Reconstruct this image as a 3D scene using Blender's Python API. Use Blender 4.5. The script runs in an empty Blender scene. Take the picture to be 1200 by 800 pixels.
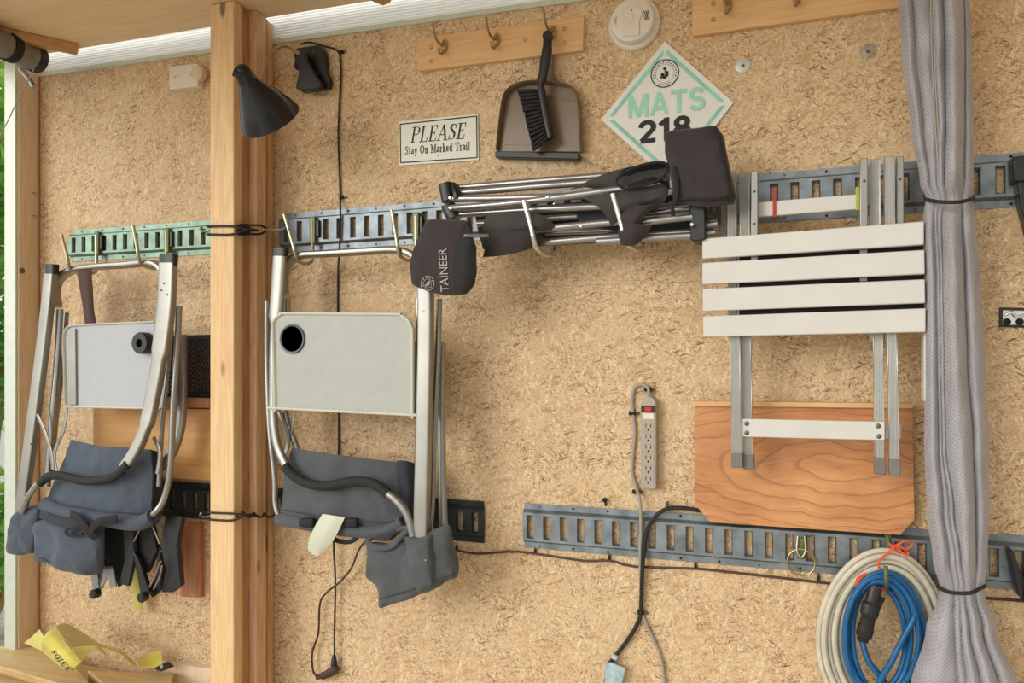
import bpy, bmesh, math, random
from mathutils import Vector, Matrix, noise
random.seed(7)
PI = math.pi
# ------------------------------------------------------------------ camera, world, light
F = 900.0; TH = math.radians(20.6); D = 2.13; CZ = 1.45; HZ = 414.0
cam = bpy.data.cameras.new('camera'); cam.sensor_width = 36.0; cam.lens = F / 1200 * 36.0
cam.shift_y = (HZ - 400) / 1200; cam.clip_start = 0.05; cam.clip_end = 200
camo = bpy.data.objects.new('camera', cam); bpy.context.scene.collection.objects.link(camo)
camo.location = (0, -D, CZ); camo.rotation_euler = (PI / 2, 0, TH)
sc = bpy.context.scene; sc.camera = camo
sc.view_settings.view_transform = 'Standard'; sc.view_settings.look = 'None'
sc.view_settings.exposure = 0.3; sc.view_settings.gamma = 1.0; sc.view_settings.use_curve_mapping = False

w = bpy.data.worlds.new('overcast_sky'); sc.world = w; w.use_nodes = True
nt = w.node_tree; nt.nodes.clear()
wo = nt.nodes.new('ShaderNodeOutputWorld'); bg = nt.nodes.new('ShaderNodeBackground')
tc = nt.nodes.new('ShaderNodeTexCoord'); sp = nt.nodes.new('ShaderNodeSeparateXYZ'); cr = nt.nodes.new('ShaderNodeValToRGB')
mr = nt.nodes.new('ShaderNodeMapRange'); mr.inputs['From Min'].default_value = -1; mr.inputs['From Max'].default_value = 1
nt.links.new(tc.outputs['Generated'], sp.inputs[0]); nt.links.new(sp.outputs['Z'], mr.inputs['Value'])
nt.links.new(mr.outputs[0], cr.inputs[0]); nt.links.new(cr.outputs[0], bg.inputs[0]); nt.links.new(bg.outputs[0], wo.inputs[0])
e = cr.color_ramp.elements
e[0].position = 0.0; e[0].color = (0.66, 0.63, 0.56, 1)
e[1].position = 1.0; e[1].color = (0.92, 0.97, 1.0, 1)
for p, c in ((0.47, (0.62, 0.61, 0.54, 1)), (0.5, (0.74, 0.77, 0.72, 1)), (0.62, (0.95, 0.98, 0.98, 1))):
    x = e.new(p); x.color = c
bg.inputs[1].default_value = 1.3
dt = nt.nodes.new('ShaderNodeVectorMath'); dt.operation = 'DOT_PRODUCT'; dt.inputs[1].default_value = (1, 0, 0)
c2 = nt.nodes.new('ShaderNodeValToRGB'); mm = nt.nodes.new('ShaderNodeMix'); mm.data_type = 'RGBA'; mm.blend_type = 'MULTIPLY'; mm.inputs[0].default_value = 1
m2_ = nt.nodes.new('ShaderNodeMapRange'); m2_.inputs['From Min'].default_value = -1; m2_.inputs['From Max'].default_value = 1
nt.links.new(tc.outputs['Generated'], dt.inputs[0]); nt.links.new(dt.outputs['Value'], m2_.inputs['Value']); nt.links.new(m2_.outputs[0], c2.inputs[0])
c2.color_ramp.elements[0].position = .15; c2.color_ramp.elements[0].color = (1.0, 1.0, 1.0, 1)
c2.color_ramp.elements[1].position = .80; c2.color_ramp.elements[1].color = (.36, .31, .27, 1)
x2 = c2.color_ramp.elements.new(.5); x2.color = (.88, .87, .86, 1)
nt.links.new(cr.outputs[0], mm.inputs[6]); nt.links.new(c2.outputs[0], mm.inputs[7]); nt.links.new(mm.outputs[2], bg.inputs[0])
sun = bpy.data.lights.new('hazy_sun', 'SUN'); sun.energy = 1.1; sun.angle = math.radians(30); sun.color = (1.0, 0.965, 0.91)
so = bpy.data.objects.new('hazy_sun', sun); sc.collection.objects.link(so)
so.rotation_euler = Vector((0.50, 0.80, -0.26)).to_track_quat('-Z', 'Y').to_euler()

# ------------------------------------------------------------------ helpers
FW = Vector((-math.sin(TH), math.cos(TH), 0)); RT = Vector((math.cos(TH), math.sin(TH), 0)); UP = Vector((0, 0, 1))
CAM = Vector((0, -D, CZ))
def ray(px, py): return FW + RT * ((px - 600) / F) + UP * ((HZ - py) / F)
def P(px, py, d=0.0):
    r = ray(px, py); return CAM + r * ((D - d) / r.y)
def Q(px, py, z):
    r = ray(px, py); return CAM + r * ((z - CZ) / r.z)
def S(px, d=0.0):                       # metres per pixel on the plane d in front of the wall
    return (P(px, 400, d) - P(px, 401, d)).length
COL = sc.collection
ORG = {}
def thing(name, label, cat, loc, group=None):
    o = bpy.data.objects.new(name, None); COL.objects.link(o); o.empty_display_size = 0.05
    o.location = loc; o['label'] = label; o['category'] = cat
    if group: o['group'] = group
    ORG[o.name] = Vector(loc); return o
def tag(o, label, cat, group=None):
    o['label'] = label; o['category'] = cat
    if group: o['group'] = group
    return o
def struct(o): o['kind'] = 'structure'; return o

class MB:
    def __init__(s): s.v = []; s.f = []
    def add(s, vs, fs):
        n = len(s.v); s.v += [Vector(a) for a in vs]; s.f += [[i + n for i in f] for f in fs]; return s
    def box(s, a, b):
        x0, y0, z0 = a; x1, y1, z1 = b
        return s.add([(x0,y0,z0),(x1,y0,z0),(x1,y1,z0),(x0,y1,z0),(x0,y0,z1),(x1,y0,z1),(x1,y1,z1),(x0,y1,z1)],
              [(0,3,2,1),(4,5,6,7),(0,1,5,4),(1,2,6,5),(2,3,7,6),(3,0,4,7)])
    def prism(s, pts, off):             # polygon of world points extruded by a vector
        n = len(pts); pts = [Vector(p) for p in pts]
        return s.add(pts + [p + off for p in pts], [list(range(n)), list(range(2*n-1, n-1, -1))] +
                     [(i, i+n, (i+1) % n + n, (i+1) % n) for i in range(n)])
    def slab(s, px, d0, d1):            # pixel outline on plane d1, thickness back to d0
        return s.prism([P(x, y, d1) for x, y in px], Vector((0, d1 - d0, 0)))
    def sweep(s, pts, rw, rt=None, ref=(0,1,0), n=12, sq=2.0, cap=True):
        pts = [Vector(p) for p in pts]; m = len(pts); rt = rw if rt is None else rt
        RW = rw if isinstance(rw, (list, tuple)) else [rw]*m; RTT = rt if isinstance(rt, (list, tuple)) else [rt]*m
        vs = []; N = None; ref = Vector(ref)
        for i in range(m):
            T = (pts[min(i+1, m-1)] - pts[max(i-1, 0)]).normalized()
            if N is None:
                N = T.cross(ref)
                if N.length < 0.1: N = T.cross(Vector((1,0,0)))
            N = (N - T * N.dot(T)).normalized(); B = N.cross(T)
            a = RW[min(len(RW)-1, int(i * len(RW) / m))] if len(RW) != m else RW[i]
            b = RTT[i] if len(RTT) == m else RTT[min(len(RTT)-1, int(i*len(RTT)/m))]
            for k in range(n):
                c, q = math.cos(2*PI*k/n), math.sin(2*PI*k/n)
                c = math.copysign(abs(c)**(2/sq), c); q = math.copysign(abs(q)**(2/sq), q)
                vs.append(pts[i] + N * a * c + B * b * q)
        fs = [(i*n+k, i*n+(k+1) % n, (i+1)*n+(k+1) % n, (i+1)*n+k) for i in range(m-1) for k in range(n)]
        if cap: fs += [list(range(n-1, -1, -1)), list(range((m-1)*n, m*n))]
        return s.add(vs, fs)
    def lathe(s, base, axis, prof, n=28, ref=(0,0,1)):   # prof: (dist along axis, radius)
        A = Vector(axis).normalized(); U = A.cross(Vector(ref))
        if U.length < 0.05: U = A.cross(Vector((1,0,0)))
        U.normalize(); W = A.cross(U); vs = []; base = Vector(base)
        for t, r in prof:
            for k in range(n): vs.append(base + A*t + (U*math.cos(2*PI*k/n) + W*math.sin(2*PI*k/n))*max(r, 1e-5))
        m = len(prof)
        fs = [(i*n+k, i*n+(k+1) % n, (i+1)*n+(k+1) % n, (i+1)*n+k) for i in range(m-1) for k in range(n)]
        fs += [list(range(n-1, -1, -1)), list(range((m-1)*n, m*n))]
        return s.add(vs, fs)
    def ball(s, c, r, n=10, sc=(1,1,1)):
        c = Vector(c); vs = []; m = n // 2 + 1
        for i in range(m+1):
            a = PI*i/m
            for k in range(n): vs.append(c + Vector((r*sc[0]*math.sin(a)*math.cos(2*PI*k/n), r*sc[1]*math.sin(a)*math.sin(2*PI*k/n), r*sc[2]*math.cos(a))))
        fs = [(i*n+k, (i+1)*n+k, (i+1)*n+(k+1) % n, i*n+(k+1) % n) for i in range(m) for k in range(n)]
        return s.add(vs, fs)
    def build(s, name, mat, parent=None, bevel=0, seg=2, smooth=35, sub=0, keep_origin=False):
        if parent is not None: L = ORG[parent.name]
        elif keep_origin: L = Vector((0, 0, 0))
        else:
            xs = [v.x for v in s.v]; ys = [v.y for v in s.v]; zs = [v.z for v in s.v]
            L = Vector(((min(xs)+max(xs))/2, (min(ys)+max(ys))/2, min(zs)))
        me = bpy.data.meshes.new(name); me.from_pydata([v - L for v in s.v], [], s.f); me.update()
        bm = bmesh.new(); bm.from_mesh(me); bmesh.ops.remove_doubles(bm, verts=bm.verts, dist=1e-6)
        bmesh.ops.recalc_face_normals(bm, faces=bm.faces); bm.to_mesh(me); bm.free()
        me.materials.append(mat)
        if smooth:
            for p in me.polygons: p.use_smooth = True
            me.set_sharp_from_angle(angle=math.radians(smooth))
        o = bpy.data.objects.new(name, me); COL.objects.link(o)
        if parent is not None: o.parent = parent
        else: o.location = L
        ORG[o.name] = L
        if bevel:
            b = o.modifiers.new('bevel', 'BEVEL'); b.width = bevel; b.segments = seg; b.limit_method = 'ANGLE'; b.angle_limit = math.radians(40)
        if sub:
            b = o.modifiers.new('subdivision', 'SUBSURF'); b.levels = sub; b.render_levels = sub
        return o

def cat(pts, k=8, closed=False):        # Catmull-Rom through points
    pts = [Vector(p) for p in pts]; n = len(pts); out = []
    if n < 3 and not closed: return [pts[0].lerp(pts[1], i/k) for i in range(k+1)]
    rng = range(n) if closed else range(n-1)
    for i in rng:
        p0 = pts[(i-1) % n] if closed else pts[max(i-1, 0)]; p1 = pts[i]
        p2 = pts[(i+1) % n]; p3 = pts[(i+2) % n] if closed else pts[min(i+2, n-1)]
        for j in range(k):
            t = j/k
            out.append(0.5*((2*p1) + (p2-p0)*t + (2*p0-5*p1+4*p2-p3)*t*t + (3*p1-p0-3*p2+p3)*t**3))
    if not closed: out.append(pts[-1].copy())
    return out
def W(pts, d=None): return [P(p[0], p[1], p[2] if len(p) > 2 else d) for p in pts]
def tube(mb, pts, r, d=None, k=8, n=12, **kw): return mb.sweep(cat(W(pts, d), k), r, n=n, **kw)
def resample(poly, per):
    out = []
    for i, a in enumerate(poly):
        b = poly[(i+1) % len(poly)]
        for j in range(per): out.append(a.lerp(b, j/per))
    return out
def soften(poly, it=2):
    for _ in range(it):
        n = len(poly); poly = [(poly[i-1] + poly[i]*2 + poly[(i+1) % n])/4 for i in range(n)]
    return poly
def pouch(mb, px, d0, d1, bulge=0.01, per=7, soft=2, wr=0.003, seed=0, tilt=0.0, flat=False):
    """closed soft bag: outline in pixels, from depth d0 out to d1, bulging"""
    dm = (d0 + d1)/2
    ol = soften(resample([P(x, y, dm) for x, y in px], per), soft); n = len(ol)
    c = sum(ol, Vector())/n
    h = (d1 - d0)/2
    rings = [(0.0, -0.86), (0.55, -0.95), (0.86, -0.8), (0.975, -0.4), (1.0, 0), (0.985, .35), (0.93, .72), (0.82, 0.92), (0.6, 1), (0.3, 1.0), (0.0, 1)]
    vs = []
    for sc_, q in rings:
        for p in ol:
            v = c + (p - c)*sc_; b = bulge*(1 - sc_**2)*(1 if q > 0 else 0.2)
            y = -dm - h*q - math.copysign(b, q)
            nv = noise.noise(Vector((v.x*16+seed, v.z*16, seed*1.7)))*wr*3 + noise.noise(Vector((v.x*45+seed, v.z*30, seed)))*wr
            nv *= 0.1 if (flat and q > 0.9) else (1 if flat else 1.8)
            vs.append((v.x, y + nv*(1 if q > -0.5 else 0.2), v.z + nv*0.4))
    m = len(rings)
    fs = [(i*n+k, i*n+(k+1) % n, (i+1)*n+(k+1) % n, (i+1)*n+k) for i in range(m-1) for k in range(n)]
    return mb.add(vs, fs)
def cloth(mb, net, nu=24, nv=24, th=0.004, wr=0.004, seed=0, fr=18, thick_dir=(0,1,0)):
    rows = [cat(W(r), max(1, nu//(len(r)-1))) for r in net]
    cols = list(zip(*rows)); g = [cat(c, max(1, nv//(len(net)-1))) for c in cols]
    U_, V_ = len(g), len(g[0]); td = Vector(thick_dir)*th; vs = []
    for c in g:
        for p in c:
            dn = noise.noise(Vector((p.x*fr+seed, p.z*fr*.7, seed)))*wr + noise.noise(Vector((p.x*fr*2.7, p.z*fr*2, seed+5)))*wr*.4
            vs.append(p + Vector((0, dn, 0)))
    N = len(vs); vs += [v + td for v in vs]; fs = []
    for i in range(U_-1):
        for j in range(V_-1):
            a = i*V_+j; q = (a, a+1, a+V_+1, a+V_); fs.append(q); fs.append(tuple(x+N for x in reversed(q)))
    edge = [i*V_ for i in range(U_)] + [(U_-1)*V_+j for j in range(1, V_)] + [i*V_+V_-1 for i in range(U_-2, -1, -1)] + [j for j in range(V_-2, 0, -1)]
    for i, a in enumerate(edge):
        b = edge[(i+1) % len(edge)]; fs.append((a, b, b+N, a+N))
    return mb.add(vs, fs)

# ------------------------------------------------------------------ materials
class NT:
    def __init__(s, name):
        s.m = bpy.data.materials.new(name); s.m.use_nodes = True; s.t = s.m.node_tree
        s.b = s.t.nodes['Principled BSDF']; s.out = s.t.nodes['Material Output']
        s.tc = s.n('ShaderNodeTexCoord')
    def n(s, ty, **kw):
        x = s.t.nodes.new(ty)
        for k, v in kw.items(): setattr(x, k, v)
        return x
    def l(s, a, b): s.t.links.new(a, b)
    def map(s, scale=(1,1,1), rot=(0,0,0), loc=(0,0,0), src=None):
        x = s.n('ShaderNodeMapping'); x.inputs['Scale'].default_value = scale; x.inputs['Rotation'].default_value = rot; x.inputs['Location'].default_value = loc
        s.l(src or s.tc.outputs['Object'], x.inputs[0]); return x.outputs[0]
    def noise(s, vec, scale, detail=4, rough=.55, dist=0):
        x = s.n('ShaderNodeTexNoise'); x.inputs['Scale'].default_value = scale; x.inputs['Detail'].default_value = detail
        x.inputs['Roughness'].default_value = rough; x.inputs['Distortion'].default_value = dist; s.l(vec, x.inputs['Vector']); return x.outputs['Fac']
    def ramp(s, fac, stops, interp='LINEAR'):
        x = s.n('ShaderNodeValToRGB'); cr = x.color_ramp; cr.interpolation = interp
        for i, (p, c) in enumerate(stops):
            el = cr.elements[i] if i < 2 else cr.elements.new(p)
            el.position = p; el.color = c if len(c) == 4 else (*c, 1)
        s.l(fac, x.inputs[0]); return x.outputs[0]
    def mix(s, fac, a, b, mode='MIX'):
        x = s.n('ShaderNodeMix', data_type='RGBA', blend_type=mode)
        for v, i in ((fac, 0), (a, 6), (b, 7)):
            if hasattr(v, 'is_linked') or hasattr(v, 'links'): s.l(v, x.inputs[i])
            elif i == 0: x.inputs[0].default_value = v
            else: x.inputs[i].default_value = v if len(v) == 4 else (*v, 1)
        return x.outputs[2]
    def math(s, op, a, b=0.5, c=None):
        x = s.n('ShaderNodeMath', operation=op)
        for v, i in ((a, 0), (b, 1), (c, 2)):
            if v is None: continue
            if hasattr(v, 'links'): s.l(v, x.inputs[i])
            else: x.inputs[i].default_value = v
        return x.outputs[0]
    def bump(s, h, st=.3, dist=.002):
        x = s.n('ShaderNodeBump'); x.inputs['Strength'].default_value = st; x.inputs['Distance'].default_value = dist
        s.l(h, x.inputs['Height']); s.l(x.outputs[0], s.b.inputs['Normal'])
def srgb(r, g, b):
    f = lambda c: (c/12.92 if c <= .04045 else ((c+.055)/1.055)**2.4)
    return (f(r/255), f(g/255), f(b/255))
def plain(name, c, rough=.5, metal=0, var=.12, scale=40, bump=.1, spec=.5, bs=None):
    t = NT(name); f = t.noise(t.map(), scale, 5)
    t.l(t.ramp(f, [(0.3, tuple(x*(1-var) for x in c)), (0.7, tuple(min(1, x*(1+var)) for x in c))]), t.b.inputs['Base Color'])
    t.b.inputs['Roughness'].default_value = rough; t.b.inputs['Metallic'].default_value = metal; t.b.inputs['Specular IOR Level'].default_value = spec
    if bump: t.bump(t.noise(t.map(), bs or scale*4, 3), bump, .001)
    return t.m
def wood(name, c1, c2, axis='Z', freq=14, knots=True, rough=.6, dirt=0):
    t = NT(name); oi = t.n('ShaderNodeObjectInfo'); add = t.n('ShaderNodeVectorMath', operation='ADD')
    mul = t.n('ShaderNodeMath', operation='MULTIPLY'); mul.inputs[1].default_value = 37; t.l(oi.outputs['Random'], mul.inputs[0])
    t.l(t.tc.outputs['Object'], add.inputs[0]); t.l(mul.outputs[0], add.inputs[1])
    sca = {'X': (.6, 8, 8), 'Z': (8, 8, .6), 'Y': (8, .6, 8)}[axis]
    v = t.map(sca, src=add.outputs[0]); f = t.noise(v, freq/8, 3, .6, .4); g = t.math('SINE', t.math('MULTIPLY', f, 60)); g = t.math('MULTIPLY_ADD', g, .5, .5)
    fine = t.noise(t.map(tuple(x*5 for x in sca), src=add.outputs[0]), 2.5, 5)
    f2 = t.math('ADD', t.math('MULTIPLY', g, .22), t.math('MULTIPLY', fine, .78))
    col = t.ramp(f2, [(.25, c2), (.72, c1)])
    if knots:
        vo = t.n('ShaderNodeTexVoronoi'); vo.inputs['Scale'].default_value = 1
        ks = {'X': (3.2, 9, 9), 'Z': (9, 9, 3.2), 'Y': (9, 3.2, 9)}[axis]
        t.l(t.map(ks, src=add.outputs[0]), vo.inputs['Vector'])
        kf = t.ramp(vo.outputs['Distance'], [(.07, (1, 1, 1)), (.13, (0, 0, 0))])
        col = t.mix(kf, col, tuple(x*.35 for x in c2))
    if dirt:
        col = t.mix(t.ramp(t.noise(t.map((1, 1, 1)), 6, 6, .7), [(.5, (0, 0, 0)), (.75, (dirt, dirt, dirt))]), col, (.2, .17, .13))
    t.l(col, t.b.inputs['Base Color']); t.b.inputs['Roughness'].default_value = rough
    t.bump(f2, .15, .001); return t.m
def osb(name):
    t = NT(name); base = t.tc.outputs['Object']
    def vor(sx, sz, ang, off):
        r = t.map((1, 1, 1), (0, ang, 0), (off, 0, off*.7))
        wv = t.n('ShaderNodeTexNoise'); wv.inputs['Scale'].default_value = 9; t.l(r, wv.inputs['Vector'])
        sc_ = t.n('ShaderNodeVectorMath', operation='MULTIPLY_ADD'); t.l(wv.outputs['Color'], sc_.inputs[0]); sc_.inputs[1].default_value = (.02, 0, .02); t.l(r, sc_.inputs[2])
        m_ = t.map((sx, 1, sz), src=sc_.outputs[0])
        v = t.n('ShaderNodeTexVoronoi'); v.inputs['Scale'].default_value = 1; t.l(m_, v.inputs['Vector'])
        s_ = t.n('ShaderNodeSeparateColor'); t.l(v.outputs['Color'], s_.inputs[0]); return v.outputs['Distance'], s_.outputs
    big = t.noise(t.map(), 1.8, 3); col = t.ramp(big, [(.3, srgb(212, 174, 126)), (.7, srgb(226, 194, 148))])
    hgt = None
    pal = [srgb(188, 144, 92), srgb(242, 218, 172), srgb(224, 184, 128), srgb(196, 152, 100), srgb(250, 230, 188), srgb(216, 178, 126), srgb(232, 202, 154)]
    for i, a in enumerate([0.15, 1.25, -0.6, 0.7, -1.2, 2.0, -0.2]):
        d, c = vor((15 + 3*i) if i < 4 else (30 + 5*i), (64 + 8*i) if i < 4 else (120 + 14*i), a, 3.1*i + .3)
        pick = t.math('MULTIPLY', t.math('GREATER_THAN', c[0], .52), t.ramp(d, [(.30, (1, 1, 1)), (.48, (0, 0, 0))]))
        col = t.mix(t.math('MULTIPLY', pick, t.math('MULTIPLY_ADD', c[2], .5, .2)), col, pal[i])
        hgt = pick if hgt is None else t.math('ADD', hgt, pick)
    dk = None
    for i, a in enumerate([0.35, -0.5, 1.3, -1.0, 0.0, 0.8, -0.2, 0.15]):
        d, c = vor(20 + 11*i, 130 + 34*i, a, 7.7*i + 1.9)
        pick = t.math('GREATER_THAN', c[1], .83)
        sh = t.math('MULTIPLY', t.ramp(d, [(.20, (1, 1, 1)), (.34, (0, 0, 0))]), t.math('MULTIPLY_ADD', c[2], .75, .3))
        x = t.math('MULTIPLY', pick, sh); dk = x if dk is None else t.math('MAXIMUM', dk, x)
    patch = t.ramp(t.noise(t.map(), 9, 3), [(.36, (.22, .22, .22)), (.60, (1, 1, 1))])
    dk = t.math('MULTIPLY', dk, patch)
    col = t.mix(dk, col, srgb(104, 66, 34))
    ft = t.noise(t.map((1, 1, 2.5)), 110, 3); col = t.mix(t.ramp(ft, [(.54, (0, 0, 0)), (.66, (.5, .5, .5))]), col, srgb(150, 108, 64))
    sx_ = t.n('ShaderNodeSeparateXYZ'); t.l(base, sx_.inputs[0])
    seam = t.math('LESS_THAN', t.math('ABSOLUTE', t.math('SUBTRACT', sx_.outputs[2], CZ + .195)), .0009)
    col = t.mix(t.math('MULTIPLY', seam, t.ramp(t.noise(t.map(), 14, 3), [(.4, (.1, .1, .1)), (.6, (.7, .7, .7))])), col, srgb(120, 84, 50))
    hs = t.n('ShaderNodeHueSaturation'); hs.inputs['Saturation'].default_value = .93; hs.inputs['Hue'].default_value = .501; hs.inputs['Value'].default_value = .98; t.l(col, hs.inputs['Color'])
    t.l(hs.outputs[0], t.b.inputs['Base Color']); t.b.inputs['Roughness'].default_value = .62
    t.bump(t.math('SUBTRACT', hgt, dk), .25, .0012); return t.m
def alu(name, c=(.62, .62, .58), rough=.32, ribs=0):
    t = NT(name); f = t.noise(t.map((1, 1, 1)), 14, 5)
    t.l(t.ramp(f, [(.3, tuple(x*.86 for x in c)), (.7, c)]), t.b.inputs['Base Color'])
    t.b.inputs['Metallic'].default_value = .75; t.b.inputs['Roughness'].default_value = rough
    if ribs:
        x = t.n('ShaderNodeSeparateXYZ'); t.l(t.tc.outputs['Object'], x.inputs[0])
        t.bump(t.math('SINE', t.math('MULTIPLY', x.outputs[0], ribs)), .6, .0015)
    return t.m
def fabric(name, c, rough=.85, weave=900, var=.15, bump=.25):
    t = NT(name); x = t.n('ShaderNodeSeparateXYZ'); t.l(t.tc.outputs['Object'], x.inputs[0])
    a = t.math('SINE', t.math('MULTIPLY', x.outputs[0], weave)); b = t.math('SINE', t.math('MULTIPLY', x.outputs[2], weave))
    wv = t.math('MULTIPLY', a, b); f = t.noise(t.map(), 9, 6, .6)
    t.l(t.ramp(f, [(.3, tuple(v*(1-var) for v in c)), (.7, tuple(v*(1+var) for v in c))]), t.b.inputs['Base Color'])
    t.b.inputs['Roughness'].default_value = rough; t.b.inputs['Sheen Weight'].default_value = .15
    t.bump(t.math('ADD', wv, t.noise(t.map(), 30, 4)), bump, .001); return t.m

M = {}
M['osb'] = osb('osb_board')
M['pine'] = wood('pine', srgb(238, 204, 154), srgb(220, 178, 126), 'Z')
M['pine2'] = wood('pine_brown', srgb(198, 150, 104), srgb(166, 116, 74), 'Z')
M['pine3'] = wood('pine_pale', srgb(228, 192, 152), srgb(204, 160, 118), 'Z')
M['pineh'] = wood('pine_horizontal', srgb(232, 190, 138), srgb(218, 170, 114), 'X', knots=False)
M['batten'] = wood('batten_wood', srgb(206, 160, 112), srgb(184, 134, 88), 'Y', knots=False)
M['ply'] = wood('plywood_ceiling', srgb(236, 210, 170), srgb(226, 196, 152), 'X', freq=5, knots=False)
M['benchply'] = wood('plywood_bench', srgb(216, 188, 134), srgb(196, 164, 108), 'X', freq=7, knots=False, dirt=.2)
M['jamb'] = wood('painted_jamb', srgb(230, 208, 178), srgb(216, 192, 160), 'Z', knots=False)
M['redboard'] = wood('red_board', srgb(196, 136, 96), srgb(160, 96, 64), 'Z', knots=False)
M['white_edge'] = plain('white_aluminium_edge', srgb(206, 212, 196), .4, .3, .05)
M['alu'] = alu('aluminium', (.36, .35, .315), .36)
M['alu_tube'] = alu('aluminium_tube', (.40, .39, .37), .25)
M['alu_leg'] = alu('ribbed_aluminium', (.66, .65, .60), .38, 2400)
M['steel'] = alu('steel_tube', (.38, .37, .365), .27)
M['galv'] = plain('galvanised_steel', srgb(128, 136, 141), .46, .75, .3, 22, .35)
M['galvg'] = plain('tree_tinted_galvanised_steel', srgb(128, 150, 134), .46, .65, .28, 22, .3)  # green light from the trees is put into this steel's colour
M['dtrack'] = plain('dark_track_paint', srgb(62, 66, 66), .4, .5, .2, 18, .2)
M['slat'] = plain('white_painted_slat', srgb(214, 211, 204), .45, 0, .04, 12, .05)
M['tablegrey'] = plain('grey_laminate', srgb(178, 180, 172), .5, 0, .04, 30, .04)
M['tableblue'] = plain('pale_grey_plastic', srgb(184, 186, 190), .45, 0, .03, 30, .04)
M['rim'] = plain('pale_plastic_rim', srgb(222, 220, 206), .4, 0, .03)
M['black'] = plain('black_plastic', srgb(30, 30, 31), .38, 0, .1)
M['blackm'] = plain('matte_black', srgb(24, 24, 25), .75, 0, .1)
M['foam'] = plain('black_foam_grip', srgb(38, 38, 38), .8, 0, .15, 60, .4)
M['slate'] = fabric('slate_polyester', srgb(80, 84, 86))
M['slateb'] = fabric('blue_slate_polyester', srgb(76, 85, 98))
M['navy'] = fabric('dark_navy_polyester', srgb(46, 48, 56))
M['brownfab'] = fabric('black_brown_polyester', srgb(54, 46, 46))
M['brownfab2'] = fabric('dark_grey_polyester', srgb(62, 60, 58))
M['maroon'] = fabric('maroon_webbing', srgb(84, 58, 54), weave=700)
M['orange'] = plain('orange_cord', srgb(232, 92, 44), .6, 0, .1)
M['whitehose'] = plain('off_white_hose', srgb(204, 196, 176), .45, 0, .10, 30, .15)
M['bluehose'] = plain('blue_hose', srgb(20, 92, 142), .35, 0, .12, 20, .1)
M['brass'] = alu('antique_brass', (.42, .29, .13), .35)
M['zinc'] = alu('yellow_zinc', (.50, .48, .33), .35)
M['chrome'] = alu('chrome', (.78, .78, .78), .15)
M['plastic_w'] = plain('white_plastic', srgb(230, 220, 205), .4, 0, .04)
M['grey_plastic'] = plain('beige_grey_plastic', srgb(172, 162, 146), .42, 0, .04)
M['greycord'] = plain('grey_cord', srgb(160, 152, 138), .5, 0, .06)
M['browncord'] = plain('brown_cord', srgb(72, 42, 32), .5, 0, .1)
M['red'] = plain('red_rocker', srgb(196, 44, 28), .3, 0, .05)
M['signw'] = plain('white_sign_board', srgb(232, 230, 222), .4, 0, .02)
M['signg'] = plain('cream_sign_board', srgb(226, 226, 212), .4, 0, .02)
M['ink'] = plain('black_ink', srgb(24, 26, 24), .6, 0, .02, bump=0)
M['mint'] = plain('mint_ink', srgb(162, 220, 198), .6, 0, .05, bump=0)
M['mintd'] = plain('mint_border_ink', srgb(146, 208, 188), .6, 0, .22, 14, bump=0)
M['silver_ink'] = plain('silver_ink', srgb(170, 164, 156), .5, 0, .05, bump=0)
M['taupe'] = plain('taupe_plastic', srgb(128, 106, 82), .3, 0, .05)
M['bristle'] = plain('black_bristle', srgb(20, 20, 20), .7, 0, .3, 90, .3)
M['yellow'] = fabric('yellow_webbing', srgb(222, 204, 88), weave=1400)
M['yellow2'] = fabric('faded_yellow_webbing', srgb(204, 190, 100), weave=1400)
M['cordbraid'] = plain('black_braided_cord', srgb(40, 36, 30), .7, 0, .6, 260, .6)
M['darkhole'] = plain('dark_hole', srgb(14, 14, 14), .8, 0, .1)
M['screwm'] = plain('dull_screw_steel', srgb(110, 104, 92), .4, .7, .2)
M['palegreen'] = plain('pale_green_plastic', srgb(206, 208, 186), .45, 0, .04)
M['tarp'] = plain('grey_tarp', srgb(128, 128, 120), .45, .1, .3, 14, .3)
M['clear'] = plain('pale_blue_label', srgb(168, 190, 196), .3, 0, .25, 60)
M['olive'] = plain('olive_steel', srgb(104, 110, 72), .4, .3, .15)

# birch panel with cathedral grain
def birch(name, c):
    t = NT(name); base = t.map((1, 1, 1), loc=(-c.x, 0, -c.z)); wn = t.n('ShaderNodeTexNoise'); wn.inputs['Scale'].default_value = 5.5; wn.inputs['Detail'].default_value = 3; t.l(base, wn.inputs['Vector'])
    ma = t.n('ShaderNodeVectorMath', operation='MULTIPLY_ADD'); t.l(wn.outputs['Color'], ma.inputs[0]); ma.inputs[1].default_value = (.10, 0, .085); t.l(base, ma.inputs[2])
    m2 = t.map((.42, 0, 1.5), loc=(-.02, 0, -.06), src=ma.outputs[0]); ln = t.n('ShaderNodeVectorMath', operation='LENGTH'); t.l(m2, ln.inputs[0])
    g = t.math('FRACT', t.math('MULTIPLY', ln.outputs['Value'], 24)); line = t.ramp(g, [(.0, (1, 1, 1)), (.10, (.25, .25, .25)), (.35, (0, 0, 0)), (.92, (0, 0, 0)), (1, (1, 1, 1))])
    fine = t.noise(t.map((3, 1, 60), src=ma.outputs[0]), 2.5, 4); blotch = t.noise(t.map((1, 1, 2)), 5, 4)
    col = t.ramp(t.math('ADD', t.math('MULTIPLY', fine, .4), t.math('MULTIPLY', blotch, .6)), [(.32, srgb(176, 112, 66)), (.66, srgb(220, 160, 104))])
    col = t.mix(t.math('MULTIPLY', line, .55), col, srgb(136, 76, 42))
    t.l(col, t.b.inputs['Base Color']); t.b.inputs['Roughness'].default_value = .38; return t.m

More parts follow.
